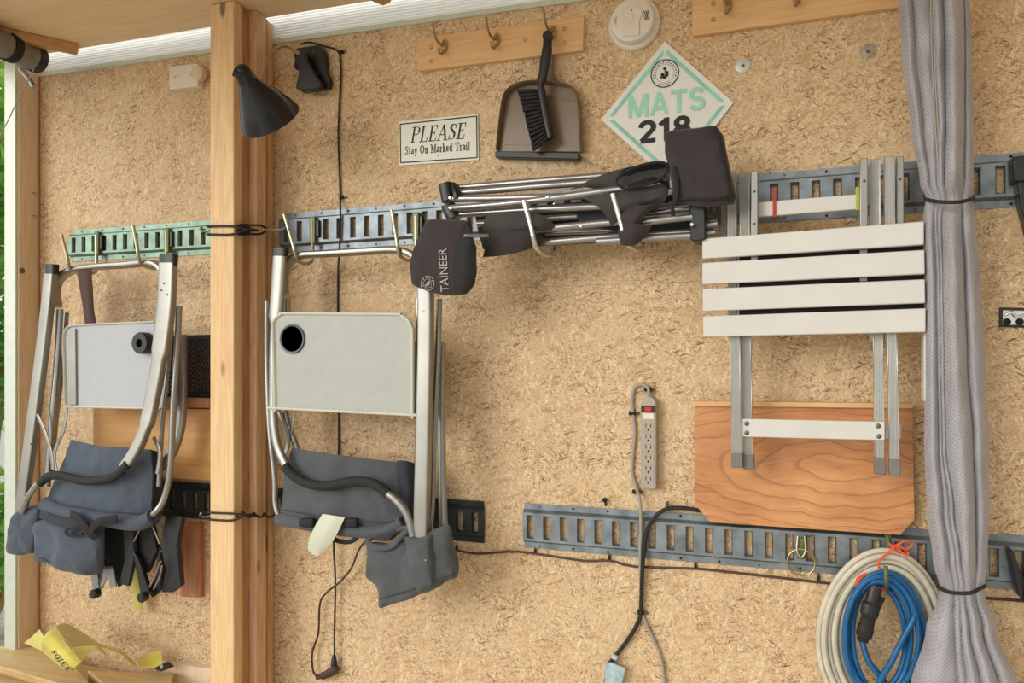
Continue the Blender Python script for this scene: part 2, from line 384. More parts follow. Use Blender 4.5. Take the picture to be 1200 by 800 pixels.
# ------------------------------------------------------------------ setting
zt = lambda px, py: P(px, py, 0).z
XL = P(46, 400, 0).x
a = P(45, 87, 0); b = P(632, 4, 0); slope = (b.z - a.z)/(b.x - a.x); XR = 1.75
wall = MB().prism([(XL, 0, -.02), (XR, 0, -.02), (XR, 0, a.z + slope*(XR-a.x)), (XL, 0, a.z)], Vector((0, .018, 0)))
struct(wall.build('wall_back', M['osb'], keep_origin=True, smooth=0))
# translucent corrugated strip over the board
ns = 420; vs = []; fs = []
for i in range(ns+1):
    x = XL - .02 + (XR-XL+.02)*i/ns
    for j, (yy, zz) in enumerate(((0.004, 0), (-0.02, .24))):
        z0 = a.z + slope*(x - a.x) - .01 if j == 0 else 0
        vs.append((x, yy, a.z + slope*(x-a.x) + zz))
# horizontal flutes: rows along z
vs = []; NR = 60
for r in range(NR+1):
    h = .26*r/NR; yy = .002 - .03*r/NR + (.0018 if r % 2 else 0)
    for x in (XL-.03, XR): vs.append((x, yy, a.z + slope*(x-a.x) - .012 + h))
fs = [(2*r, 2*r+1, 2*r+3, 2*r+2) for r in range(NR)]
pc = NT('fluted_polycarbonate'); pc.b.inputs['Base Color'].default_value = (.86, .88, .86, 1); pc.b.inputs['Roughness'].default_value = .25
tr = pc.n('ShaderNodeBsdfTranslucent'); tr.inputs[0].default_value = (.86, .9, .88, 1); mx = pc.n('ShaderNodeMixShader'); mx.inputs[0].default_value = .09
pc.l(pc.b.outputs[0], mx.inputs[1]); pc.l(tr.outputs[0], mx.inputs[2]); pc.l(mx.outputs[0], pc.out.inputs[0])
struct(MB().add(vs, fs).build('window_1', pc.m, keep_origin=True, smooth=0))
tm = MB(); tm.prism([(XL-.02, -.001, a.z-.012), (XR, -.001, a.z+slope*(XR-a.x)-.012), (XR, -.001, a.z+slope*(XR-a.x)+.004), (XL-.02, -.001, a.z+.004)], Vector((0, -.006, 0)))
struct(tm.build('trim_1', M['white_edge'], keep_origin=True))
# ceiling
c0 = P(85, 58, .05); c1 = P(440, 0, .05); cs = (c1.z-c0.z)/(c1.x-c0.x); zc = lambda x: c0.z + cs*(x-c0.x)
ceil = MB().prism([(XL-.25, -.05, zc(XL-.25)), (XR, -.05, zc(XR)), (XR, -.05, zc(XR)+.012), (XL-.25, -.05, zc(XL-.25)+.012)], Vector((0, -1.25, 0)))
struct(ceil.build('ceiling', M['ply'], keep_origin=True, smooth=0))
M['floor'] = wood('floor_boards', srgb(214, 200, 176), srgb(200, 184, 158), 'X', knots=False)
struct(MB().box((XL-.1, -2.9, -.05), (XR, .02, 0)).build('floor', M['floor'], keep_origin=True, smooth=0))
# left jamb
xj1 = XL; xj0 = P(20, 400, .085).x; xw0 = P(7, 400, .085).x
zj = a.z + .08
struct(MB().box((xj0-.03, -.083, 0), (xj1, .02, zj)).build('door_1', M['jamb'], keep_origin=True, bevel=.002))
struct(MB().box((xw0, -.092, 0), (xj0+.001, .03, zj)).build('trim_2', M['white_edge'], keep_origin=True, bevel=.003))
# shadow gap strip at the corner
struct(MB().box((xj1-.002, -.006, .0), (xj1+.006, 0, a.z-.01)).build('trim_3', M['redboard'], keep_origin=True))
# battens under the ceiling
def batten(q0, q1, wd, label):
    z = zc(P(q0[0], q0[1], .1).x) - .03
    A = Q(*q0, z); B = Q(*q1, z); dr = (B-A).normalized(); B = A + dr*2.3; side = Vector((dr.y, -dr.x, 0))*wd
    o = MB().prism([A, A+side, A+side+UP*.03, A+UP*.03], B-A).build('ceiling_batten', M['batten'], bevel=.002)
    tag(o, label, 'batten', 'battens under the ceiling')
batten((90, 65), (0, 47), -.045, 'orange-brown wooden batten under the ceiling above the roller')
batten((449, 7), (330, -42), -.04, 'short visible end of ceiling batten right of the lamp')
# outside
gm = plain('gravel_ground', srgb(176, 172, 164), .9, 0, .3, 30, .5)
struct(MB().box((-30, -6, -.45), (XL-.4, 30, -.35)).build('ground', gm, keep_origin=True, smooth=0)).name = 'floor_outside'
def leafmat(n, c):
    t = NT(n); oi = t.noise(t.map(), 9, 3)
    t.l(t.ramp(oi, [(.3, tuple(x*.5 for x in c)), (.7, c)]), t.b.inputs['Base Color']); t.b.inputs['Roughness'].default_value = .5
    t2 = t.n('ShaderNodeBsdfTranslucent'); t2.inputs[0].default_value = (c[0]*1.3, c[1]*1.3, c[2], 1); mx = t.n('ShaderNodeMixShader'); mx.inputs[0].default_value = .4
    t.l(t.b.outputs[0], mx.inputs[1]); t.l(t2.outputs[0], mx.inputs[2]); t.l(mx.outputs[0], t.out.inputs[0]); return t.m
lm = [leafmat('leaf_bright', srgb(150, 196, 96)), leafmat('leaf_mid', srgb(112, 168, 84)), leafmat('leaf_low', srgb(136, 186, 84))]
def shrub(c, rx, rz, label, m, n=2600, ls=.05, catg='shrub', name='leafy_shrub'):
    c = Vector(c); t = thing(name, label, catg, (c.x, c.y, -.35)); mb = MB(); R_ = random.Random(int(c.z*100)+n)
    for _ in range(n):
        v = Vector((R_.gauss(0, 1), R_.gauss(0, 1), R_.gauss(0, 1))).normalized()*(R_.random()**.4)
        p = c + Vector((v.x*rx, v.y*rx, v.z*rz)); ax = Vector((R_.uniform(-1, 1), R_.uniform(-1, 1), R_.uniform(-.4, .4))).normalized()
        nb = ax.cross(Vector((R_.uniform(-1, 1), R_.uniform(-1, 1), R_.uniform(-1, 1)))).normalized(); s = ls*R_.uniform(.6, 1.3)
        mb.add([p, p+ax*s*.5+nb*s*.3, p+ax*s, p+ax*s*.5-nb*s*.3], [(0, 1, 2, 3)])
    mb.build('foliage', m, t, smooth=0)
    st = MB()
    for k in range(4): st.sweep(cat([Vector((c.x+.03*k, c.y, -.35)), Vector((c.x+R_.uniform(-.2, .2), c.y+R_.uniform(-.2, .2), c.z)), Vector((c.x+R_.uniform(-.4, .4)*rx, c.y+R_.uniform(-.4, .4)*rx, c.z+rz*.6))], 5), [.03, .01], n=6)
    st.build('stem', M['pine2'], t)
def outp(px, py, dist): r = ray(px, py).normalized(); return CAM + r*dist
shrub(outp(-25, 190, 7.0), .8, 1.0, 'bright green tree foliage seen through the opening, topmost', lm[0], 5000, .11, 'tree', 'leafy_tree')
shrub(outp(-30, 400, 8.5), .9, .9, 'mid green shrub outside the opening at chair height', lm[1], 4500, .10)
shrub(outp(-20, 620, 6.0), .55, .42, 'low green shrub outside beside the blue fabric pouch', lm[2], 3200, .07)

# ------------------------------------------------------------------ wooden post
zp = zc(P(270, 100, .19).x) - .001
t = thing('wooden_post', 'tall laminated wooden post of pale studs between the two folding chairs', 'post', (P(285, 400, .1).x, -.1, 0))
def board(x0, x1, d0, d1, m): MB().box((x0, -d1, 0), (x1, -d0, zp)).build('board', m, t, bevel=.004)
XP = P(321, 400, 0).x
xf0 = P(246, 400, .192).x; xf1 = P(274, 400, .192).x
board(xf0, xf1, .150, .192, M['pine'])
board(xf0+.01, P(283, 400, .150).x, .112, .1495, M['pine2'])
board(xf0+.004, P(300, 400, .112).x, .060, .1115, M['pine3'])
board(xf0+.01, P(309, 400, .060).x, .036, .0595, M['pine2'])
board(xf0+.004, XP, .002, .0355, M['pine3'])

# ------------------------------------------------------------------ logistic tracks
def etrack(tl, tr, h, mat, label, phase=.02, dp=.019, screws=True):
    A = P(*tl, 0); B = P(*tr, 0); L = (B-A).length; ex = (B-A).normalized(); ez = Vector((-ex.z, 0, ex.x))
    if ez.z < 0: ez = -ez
    t = thing('logistic_track', label, 'track', (A+B)/2 - ez*h)
    f = lambda s, q, d: A + ex*s - ez*q + Vector((0, -d, 0))
    mb = MB(); fl = .017; sl = .007
    rows = [(0, .0), (0, .004), (fl, .004), (fl+sl, dp), (h-fl-sl, dp), (h-fl, .004), (h, .004), (h, 0)]
    for i in range(len(rows)-1):
        if i == 3: continue
        (q0, e0), (q1, e1) = rows[i], rows[i+1]
        mb.add([f(0, q0, e0), f(L, q0, e0), f(L, q1, e1), f(0, q1, e1)], [(0, 1, 2, 3)])
    q0, q1 = rows[3][0], rows[4][0]; qa, qb = q0+.007, q1-.007; s = 0; c = phase; hw = .0105
    while c + hw < L:
        mb.add([f(s, q0, dp), f(c-hw, q0, dp), f(c-hw, q1, dp), f(s, q1, dp)], [(0, 1, 2, 3)])
        mb.add([f(c-hw, q0, dp), f(c+hw, q0, dp), f(c+hw, qa, dp), f(c-hw, qa, dp)], [(0, 1, 2, 3)])
        mb.add([f(c-hw, qb, dp), f(c+hw, qb, dp), f(c+hw, q1, dp), f(c-hw, q1, dp)], [(0, 1, 2, 3)])
        # raised rim lips of the slot going back
        for u0, v0, u1, v1 in ((-hw, qa, -hw, qb), (hw, qa, hw, qb), (-hw, qa, hw, qa), (-hw, qb, hw, qb)):
            mb.add([f(c+u0, v0, dp), f(c+u1, v1, dp), f(c+u1*.72, v1 + (.003 if v1 == qa else -.003), dp-.008), f(c+u0*.72, v0+(.003 if v0 == qa else -.003), dp-.008)], [(0, 1, 2, 3)])
        s = c+hw; c += .0508
    mb.add([f(s, q0, dp), f(L, q0, dp), f(L, q1, dp), f(s, q1, dp)], [(0, 1, 2, 3)])
    for s_ in (0, L): mb.add([f(s_, fl*.9, 0), f(s_, fl*.9, .004), f(s_, fl+sl, dp), f(s_, h-fl-sl, dp), f(s_, h-fl*.9, .004), f(s_, h-fl*.9, 0)], [tuple(range(6))])
    mb.build('rail', mat, t, smooth=0)
    if screws:
        k = 0; c = phase+.025; proto = None
        while c < L-.01:
            for q in (fl*.45, h-fl*.45):
                m2 = MB().lathe(f(c, q, .003), (0, -1, 0), [(0, .0036), (.0022, .0034), (.003, .002), (.003, 0)], 10)
                m2.build('screw' if k % 3 == 0 else 'hole', M['screwm'] if k % 3 == 0 else M['darkhole'], t); 
            c += .1016; k += 1
    return t
etrack((85, 270), (262, 257), .118, M['galvg'], 'tree-tinted metal slotted track on the wall left of the wooden post', .028)
etrack((331, 251), (1225, 176.5), .128, M['galv'], 'long upper metal slotted track running behind the folded armchair and curtain', .03)
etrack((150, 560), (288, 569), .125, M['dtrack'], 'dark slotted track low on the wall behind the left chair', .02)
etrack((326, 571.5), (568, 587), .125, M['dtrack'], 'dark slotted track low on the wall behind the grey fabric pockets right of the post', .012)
etrack((615, 589), (1225, 629), .130, M['galv'], 'lower grey slotted track under the birch panel', .022)

# ------------------------------------------------------------------ hanging hooks on the tracks
def track_hook(front, bottom, back, label, dF, r=.0042, mat='zinc', plate=True, dB=.03):
    root = P(back[0], back[1]+8, dB)
    t = thing('track_hook', label, 'hook', root, 'hooks on the slotted tracks'); mb = MB(); r *= 1.35
    A = P(front[0], front[1], dF); Bk = P(back[0], back[1], dB)
    fb = P(bottom[0], bottom[1], dF-.02); zb = fb.z; x0 = fb.x
    xb = Bk.x
    # rod: straight front prong, half-round bottom, straight back prong
    pts = [A, A.lerp(Vector((x0, -dF, zb+.035)), .8), Vector((x0, -dF, zb+.03)), Vector((x0*.75+xb*.25, -(dF*.86+dB*.14), zb+.008)),
           Vector((x0*.5+xb*.5, -(dF+dB)/2, zb)), Vector((x0*.2+xb*.8, -(dF*.14+dB*.86), zb+.008)), Vector((xb, -dB, zb+.03)), Bk]
    mb.sweep(cat(pts, 8), r, n=10); mb.build('rod', M[mat], t)
    if plate:
        s = .011
        MB().box((Bk.x-s, -dB-.002, Bk.z-.075), (Bk.x+s, -.012, Bk.z+.012)).build('latch_plate', M['olive'], t, bevel=.003)
        MB().box((Bk.x+s+.001, -dB+.002, Bk.z-.055), (Bk.x+s+.012, -.014, Bk.z)).build('spring_latch', M['black'], t, bevel=.002)
    return t
track_hook((72, 275), (86, 318), (113, 275), 'leftmost J hook holding the left chair', .19)
track_hook((156, 264), (168, 312), (195, 271), 'J hook beside the right black cap of the left chair', .19)
track_hook((333, 251), (350, 307), (366, 258), 'J hook just right of the post holding the middle chair', .15)
track_hook((459, 246), (470, 303), (487, 253), 'greenish J hook left of the lettered pocket', .15)
track_hook((614, 235), (628, 294), (650, 238), 'bright metal hook around the folded armchair below the dustpan', .22, .005, 'chrome', False)
track_hook((718, 227), (732, 287), (754, 230), 'bright metal hook around the folded armchair below the diamond sign', .22, .005, 'chrome', False)

# ------------------------------------------------------------------ folding chair 1 (left)
def part(t, name, m, fn, **kw): mb = MB(); fn(mb); return mb.build(name, M[m] if isinstance(m, str) else m, t, **kw)
def rivets(t, pts, d, r=.0032):
    for x, y in pts: MB().lathe(P(x, y, d), (0, -1, 0), [(0, r), (.001, r), (.0025, r*.5), (.0025, 0)], 10).build('rivet', M['screwm'], t)
def ribbonpath(mb, pts, w2, t2, k=8, sq=4, n=12): mb.sweep(cat(W(pts), k), w2, t2, n=n, sq=sq)
C1 = thing('folding_chair', 'folded aluminium chair with blue-grey fabric hanging left of the post', 'folding chair', P(120, 705, .15))
part(C1, 'back_bar', 'alu', lambda m: ribbonpath(m, [(66, 360, .15), (64, 342, .15), (68, 328, .15), (84, 317, .15), (110, 313, .15), (150, 310, .15), (176, 308, .15), (190, 314, .15), (196, 330, .15), (197, 352, .15)], .0115, .024, 6, 2.6, 16))
part(C1, 'leg', 'alu', lambda m: ribbonpath(m, [(60, 318, .19), (57, 350, .19), (50, 410, .19), (41, 480, .195), (33, 540, .2), (25, 600, .2)], .0225, .013, 6, 6, 32))
part(C1, 'leg_cap', 'black', lambda m: ribbonpath(m, [(60.5, 321, .19), (61, 309.5, .19)], .0245, .014, 3, 4, 16), bevel=.001)
part(C1, 'leg', 'alu', lambda m: ribbonpath(m, [(197, 308, .21), (195, 358, .21), (187, 420, .212), (178, 470, .215), (171, 500, .22), (159, 528, .225), (146, 548, .23)], [.031]*12+[.024]*12+[.018]*13, .013, 6, 6, 32))
part(C1, 'leg_cap', 'black', lambda m: ribbonpath(m, [(197, 311, .21), (198, 297.5, .21)], .033, .013, 3, 4, 16), bevel=.001)
part(C1, 'armrest_tube', 'alu_tube', lambda m: ribbonpath(m, [(50, 562, .235), (42, 570, .235), (33, 583, .235), (26, 600, .23)], .011, .011, 6, 2))
part(C1, 'armrest_pad', 'foam', lambda m: ribbonpath(m, [(150, 543, .235), (140, 554, .235), (125, 561, .235), (98, 563, .235), (72, 557, .235), (57, 558, .235), (47, 566, .235)], .0145, .014, 6, 2.2))
part(C1, 'side_tube', 'alu_tube', lambda m: ribbonpath(m, [(210, 358, .18), (207, 420, .18), (203, 480, .185), (200, 545, .19), (193, 582, .19), (182, 600, .2), (169, 609, .2)], .0105, .0105, 6, 2))
part(C1, 'side_tube', 'alu_tube', lambda m: ribbonpath(m, [(201, 388, .16), (196, 440, .16), (190, 500, .165), (186, 570, .17)], .008, .008, 6, 2))
part(C1, 'side_tube', 'alu_tube', lambda m: ribbonpath(m, [(70, 362, .16), (67, 420, .16), (61, 490, .165), (55, 570, .17)], .0135, .010, 6, 2.4))
part(C1, 'side_tube', 'alu_tube', lambda m: ribbonpath(m, [(78, 366, .12), (73, 430, .12), (65, 500, .13), (60, 560, .14)], .0085, .009, 6, 2))
part(C1, 'rear_arm', 'alu', lambda m: ribbonpath(m, [(213, 392, .10), (213, 470, .10), (209, 508, .10), (198, 535, .11), (180, 552, .12)], .019, .012, 6, 3))
part(C1, 'hinge_brace', 'alu', lambda m: ribbonpath(m, [(43, 484, .21), (52, 505, .21), (60, 530, .21), (62, 550, .21)], .007, .002, 5, 4))
part(C1, 'hinge_brace', 'alu', lambda m: ribbonpath(m, [(78, 480, .18), (74, 505, .18), (64, 530, .18), (66, 552, .18)], .007, .002, 5, 4))
part(C1, 'hinge_brace', 'alu', lambda m: ribbonpath(m, [(180, 512, .19), (187, 530, .19), (184, 555, .19)], .007, .002, 5, 4))
rivets(C1, [(192, 332), (196, 345), (189, 340), (183, 482), (179, 478)], .223)
rivets(C1, [(43, 484), (36, 520)], .214)
# side table of chair 1, seen from its underside
def rrect(c, rad, k=6):                  # rounded outline: corner list with radius fraction in px
    out = []; n = len(c)
    for i in range(n):
        p = Vector((*c[i], 0)); a_ = Vector((*c[i-1], 0)); b_ = Vector((*c[(i+1) % n], 0)); r = rad[i]
        if r <= 0: out.append((p.x, p.y)); continue
        q0 = p + (a_-p).normalized()*r; q1 = p + (b_-p).normalized()*r
        for j in range(k+1):
            s_ = j/k; v = q0*(1-s_)**2 + p*2*s_*(1-s_) + q1*s_*s_; out.append((v.x, v.y))
    return out
tp = rrect([(76, 476), (74, 382), (196, 377), (190, 478)], [2, 16, 16, 2])
part(C1, 'side_table', 'tableblue', lambda m: m.slab(tp, .155, .163), bevel=.002)
part(C1, 'table_rim', 'rim', lambda m: m.sweep(cat([P(x, y, .165) for x, y in [(77, 474), (76, 430), (75, 396), (79, 384), (90, 381), (130, 379), (182, 377)]], 5), .0035, .008, n=8))
part(C1, 'table_rim', 'rim', lambda m: m.sweep([P(77, 476, .165), P(190, 478.5, .165)], .004, .009, n=8))
part(C1, 'table_lip', 'alu', lambda m: m.slab(rrect([(80, 474), (80, 392), (88, 384), (89, 474)], [0, 5, 2, 0]), .163, .170), bevel=.001)
part(C1, 'cup_holder', 'black', lambda m: m.lathe(P(173, 402, .16), (-.05, -1, 0), [(0, .036), (.03, .036), (.034, .034), (.034, .014), (.02, .013), (.02, 0)], 28))
part(C1, 'strap', 'maroon', lambda m: cloth(m, [[(90, 316, .165), (98, 316, .172), (107, 316, .165)], [(93, 335, .16), (101, 335, .167), (108, 336, .16)], [(96, 355, .155), (103, 357, .162), (109, 357, .155)], [(100, 381, .15), (106, 381, .155), (112, 381, .15)]], 8, 14, .003, .003, 3))
part(C1, 'seat_fabric', 'slateb', lambda m: cloth(m, [[(84, 515, .175), (115, 523, .19), (145, 524, .19), (176, 527, .175)], [(73, 540, .18), (110, 545, .205), (145, 547, .205), (178, 548, .18)], [(62, 568, .19), (105, 575, .21), (145, 577, .21), (178, 580, .185)], [(53, 590, .2), (100, 599, .215), (145, 603, .215), (176, 605, .19)]], 36, 30, .006, .007, 1))
part(C1, 'seat_roll', 'slateb', lambda m: m.sweep(cat(W([(53, 590, .20), (80, 601, .215), (120, 608, .22), (160, 613, .21), (178, 606, .2)]), 8), .024, .024, n=16))
part(C1, 'fabric_edge', 'navy', lambda m: cloth(m, [[(175, 527, .17), (181, 528, .15), (187, 530, .13)], [(176, 565, .18), (183, 566, .16), (190, 567, .13)], [(175, 603, .18), (181, 604, .16), (187, 604, .13)]], 8, 16, .004, .004, 6))
part(C1, 'pocket', 'slateb', lambda m: pouch(m, [(20, 599), (34, 594), (48, 596), (46, 622), (43, 648), (26, 650), (11, 648), (15, 620)], .19, .235, .006, seed=2))
part(C1, 'pocket', 'slateb', lambda m: pouch(m, [(46, 607), (84, 612), (121, 619), (120, 650), (116, 674), (100, 675), (70, 665), (40, 655), (42, 628)], .20, .245, .012, seed=5))
part(C1, 'pocket_flap', 'navy', lambda m: cloth(m, [[(47, 598, .235), (70, 606, .25), (100, 612, .25), (122, 617, .235)], [(46, 607, .25), (72, 616, .262), (98, 621, .262), (121, 623, .25)]], 18, 6, .004, .005, 9))
part(C1, 'buckle_strap', 'blackm', lambda m: ribbonpath(m, [(83, 602, .258), (90, 606, .266), (98, 615, .27), (106, 625, .266), (113, 630, .258)], .0145, .003, 6, 4))
part(C1, 'buckle_strap', 'blackm', lambda m: ribbonpath(m, [(104, 627, .262), (110, 616, .27), (120, 610, .268), (137, 608, .255)], .013, .003, 6, 4))
part(C1, 'buckle_strap', 'blackm', lambda m: ribbonpath(m, [(100, 618, .262), (88, 617, .266), (77, 622, .262), (82, 627, .262), (97, 625, .262)], .005, .003, 6, 4))
part(C1, 'pocket_seam', 'navy', lambda m: m.sweep(cat(W([(41, 652, .243), (70, 662, .247), (98, 671, .247), (115, 671, .243)]), 6), .0015, n=6))
part(C1, 'fabric_seam', 'navy', lambda m: m.sweep(cat(W([(56, 586, .212), (80, 592, .226), (110, 597, .232), (145, 601, .226), (176, 601, .206)]), 6), .0016, n=6))
part(C1, 'tube_sleeve', 'navy', lambda m: ribbonpath(m, [(176, 600, .19), (183, 610, .19), (188, 596, .18)], .01, .012, 6, 3))
# black folded linkage under the seat
for q, d0, d1, m_ in (([(120, 612), (146, 612), (146, 655), (138, 688), (131, 664), (121, 664)], .12, .14, 'blackm'), ([(144, 612), (155, 612), (157.5, 652), (150, 687), (139.5, 684), (146, 655)], .15, .165, 'navy'),
                  ([(157, 612), (176, 610), (184, 645), (171, 672), (158, 664)], .12, .14, 'blackm'), ([(155, 645), (162, 655), (175, 694), (169, 700), (164, 694)], .15, .166, 'black'),
                  ([(186, 640), (190, 668), (188, 690), (178, 700), (174, 694), (182, 670)], .12, .14, 'blackm'), ([(194, 604), (213, 606), (207, 639), (212, 686), (202, 694), (189, 694), (194, 668), (187.5, 639)], .13, .15, 'black'),
                  ([(105, 664), (112, 664), (117, 690), (112, 696), (108, 688)], .15, .165, 'steel'), ([(121, 655), (127, 655), (119, 690), (114, 684)], .165, .175, 'black')):
    part(C1, 'folded_link', m_, lambda m: m.slab(q, d0, d1), bevel=.0025)
for q in ([(122, 663), (127, 664), (126, 676), (119, 690), (117, 686)], [(127, 664), (132.5, 665), (136, 687), (128.5, 689)]): part(C1, 'silver_brace', 'steel', lambda m: m.slab(q, .176, .181), bevel=.001)
for pts in ([(176, 612, .17), (182, 624, .17), (187, 637, .17)], [(187, 658, .172), (183, 672, .172), (175, 688, .172)], [(190, 662, .172), (187, 676, .172), (180, 690, .172)], [(157, 634, .168), (161, 626, .168), (165, 618, .168)]):
    part(C1, 'link_tube', 'steel', lambda m: tube(m, pts, .0028, k=5, n=8))
rivets(C1, [(153.5, 641), (154, 653), (188.5, 646), (189, 658)], .171, .004)
for x, y in ((115, 694), (171, 698)): part(C1, 'pivot_knob', 'black', lambda m: m.lathe(P(x, y, .18), (0, -1, 0), [(0, .016), (.022, .016), (.026, .012), (.026, 0)], 20))
tag(part(None, 'yellow_strap', 'yellow2', lambda m: cloth(m, [[(155, 640, .06), (160, 640, .062), (165, 640, .06)], [(155, 680, .05), (160, 680, .054), (166, 680, .05)], [(157, 714, .04), (162, 716, .044), (167, 715, .04)]], 6, 12, .004, .002, 2)), 'narrow yellow strap end hanging beneath the left chair', 'strap')

# ------------------------------------------------------------------ folding chair 2 (right of the post)
C2 = thing('folding_chair', 'folded aluminium chair with charcoal fabric and pale tray hanging right of the post', 'folding chair', P(420, 712, .15))
part(C2, 'back_bar', 'alu', lambda m: ribbonpath(m, [(333, 343, .12), (332, 326, .12), (336, 311, .12), (350, 300, .12), (380, 297.5, .12), (430, 294.5, .12), (462, 293, .12), (478, 296, .12), (490, 305, .12), (494, 325, .12), (494, 350, .12)], .0105, .022, 6, 2.6, 16))
part(C2, 'leg', 'alu', lambda m: ribbonpath(m, [(328, 297, .16), (325, 345, .16), (321, 400, .165), (320, 470, .17), (321, 500, .175), (326, 525, .18), (336, 547, .19)], [.024]*10+[.013]*27, .010, 6, 3, 16))
part(C2, 'leg_cap', 'black', lambda m: ribbonpath(m, [(328.5, 300, .16), (329, 290, .16)], .026, .012, 3, 4, 16), bevel=.001)
part(C2, 'side_tube', 'alu_tube', lambda m: ribbonpath(m, [(313, 352, .14), (313, 420, .14), (316, 500, .15), (322, 560, .16), (323, 592, .165), (332, 616, .17)], .009, .009, 6, 2))
part(C2, 'side_tube', 'alu_tube', lambda m: ribbonpath(m, [(337, 350, .12), (335, 420, .12), (334, 480, .12), (346, 520, .12), (356, 545, .12)], .010, .010, 6, 2))
part(C2, 'side_tube', 'alu_tube', lambda m: ribbonpath(m, [(490, 348, .13), (490, 420, .13), (489, 520, .13), (487, 600, .14)], .008, .008, 6, 2))
part(C2, 'side_tube', 'alu_tube', lambda m: ribbonpath(m, [(515, 350, .15), (513, 420, .15), (509, 500, .155), (507, 580, .16), (504, 620, .165)], .0085, .0085, 6, 2))
part(C2, 'side_tube', 'alu', lambda m: ribbonpath(m, [(517, 400, .11), (517, 480, .11), (518, 560, .12), (520, 618, .13)], .013, .010, 6, 2.4))
part(C2, 'leg', 'alu', lambda m: ribbonpath(m, [(499, 330, .19), (499, 400, .19), (497, 500, .195), (495, 580, .2), (494, 632, .2)], .0215, .014, 6, 7, 32))
part(C2, 'armrest_pad', 'foam', lambda m: ribbonpath(m, [(334, 546, .2), (344, 557, .205), (360, 566, .21), (384, 569, .21), (412, 564, .21), (436, 566, .21), (454, 578, .21)], .0145, .014, 6, 2.2))
part(C2, 'armrest_tube', 'alu_tube', lambda m: ribbonpath(m, [(451, 576, .21), (464, 586, .21), (477, 603, .21), (484, 628, .21)], .0115, .0115, 6, 2))
part(C2, 'hinge_brace', 'alu', lambda m: ribbonpath(m, [(326, 483, .14), (334, 500, .14), (338, 520, .14), (332, 535, .14)], .006, .002, 5, 4))
part(C2, 'hinge_brace', 'alu', lambda m: ribbonpath(m, [(344, 482, .13), (341, 505, .13), (334, 530, .13)], .006, .002, 5, 4))
rivets(C2, [(499, 424), (498, 493), (497, 365), (498, 560)], .202)
tp2 = rrect([(323, 478), (320, 367), (484, 368), (484, 486)], [2, 18, 25, 2])
part(C2, 'side_table', 'tablegrey', lambda m: m.slab(tp2, .185, .195), bevel=.002)
part(C2, 'table_rim', 'rim', lambda m: m.sweep(cat([P(x, y, .195) for x, y in tp2], 2, closed=True) + [P(*tp2[0], .195)], .0045, .008, n=8))
ch = P(343, 397, .195); part(C2, 'cup_holder', 'black', lambda m: m.lathe(ch, (0, -1, 0), [(-.06, .0), (-.06, .034), (-.002, .037), (.0, .045), (.003, .045), (.004, .042), (.002, .038), (-.003, .034), (-.05, .030), (-.05, 0)], 32))
part(C2, 'cup_ring', plain('grey_cup_ring', srgb(84, 86, 84), .35), lambda m: m.lathe(ch, (0, -1, 0), [(.002, .0445), (.0052, .044), (.0056, .041), (.0045, .0385), (.002, .0385)], 32))
part(C2, 'cup_well', 'darkhole', lambda m: m.lathe(ch, (0, -1, 0), [(.0005, .0385), (.0018, .0385), (.0018, 0)], 32))
part(C2, 'table_bracket', 'black', lambda m: ribbonpath(m, [(487, 400, .18), (488, 440, .18), (489, 490, .18)], .004, .010, 5, 4))
part(C2, 'seat_fabric', 'slate', lambda m: cloth(m, [[(341, 525, .155), (380, 531, .17), (420, 536, .17), (450, 540, .165), (466, 542, .15)], [(334, 548, .16), (380, 555, .185), (420, 560, .18), (450, 562, .178), (468, 566, .16)], [(332, 575, .165), (380, 583, .19), (420, 588, .19), (452, 592, .18), (470, 592, .165)], [(328, 600, .17), (375, 610, .195), (420, 614, .19), (452, 617, .18), (472, 616, .165)]], 40, 30, .006, .007, 11))
part(C2, 'fabric_edge', 'navy', lambda m: cloth(m, [[(464, 540, .155), (474, 540, .16), (485, 543, .14)], [(466, 575, .165), (477, 574, .17), (487, 576, .15)], [(470, 612, .165), (480, 610, .17), (486, 610, .15)]], 10, 16, .006, .008, 6))
part(C2, 'seat_roll', 'slate', lambda m: m.sweep(cat(W([(327, 608, .165), (345, 611, .18), (380, 617, .185), (420, 622, .185), (452, 622, .18), (472, 612, .17)]), 8), .020, .020, n=16))
part(C2, 'handle_tongue', 'palegreen', lambda m: cloth(m, [[(378, 602, .215), (391, 604, .22), (404, 606, .215)], [(370, 615, .222), (384, 618, .228), (397, 621, .222)], [(362, 632, .222), (376, 636, .228), (388, 637, .222)], [(361, 645, .215), (370, 651, .22), (378, 649, .215)]], 12, 18, .003, .001, 3))
for x, y, ww in ((360, 612, 9), (412, 612, 8)): part(C2, 'buckle', 'blackm', lambda m: pouch(m, [(x-ww, y-5), (x+ww, y-6), (x+ww, y+6), (x-ww, y+5)], .195, .212, .001, 4, 1, .0005))
part(C2, 'buckle_strap', 'blackm', lambda m: ribbonpath(m, [(386, 629, .19), (398, 634, .195), (412, 634, .195), (422, 626, .19)], .007, .003, 6, 4))
part(C2, 'pocket', 'slate', lambda m: pouch(m, [(430, 633), (452, 640), (478, 628), (505, 622), (529, 612), (534, 645), (538, 676), (500, 692), (446, 712), (440, 690), (429, 678), (431, 655)], .165, .215, .01, seed=8, wr=.004))
part(C2, 'pocket_rim', 'slate', lambda m: m.sweep(cat(W([(431, 634, .2), (440, 641, .215), (458, 640, .22), (470, 628, .22), (480, 618, .2), (462, 622, .18), (445, 626, .18)]), 8, closed=True), .009, .007, n=10))
part(C2, 'pocket_inside', 'navy', lambda m: pouch(m, [(437, 632), (458, 634), (468, 624), (455, 622), (440, 627)], .18, .212, .001, 4, 2, .001))
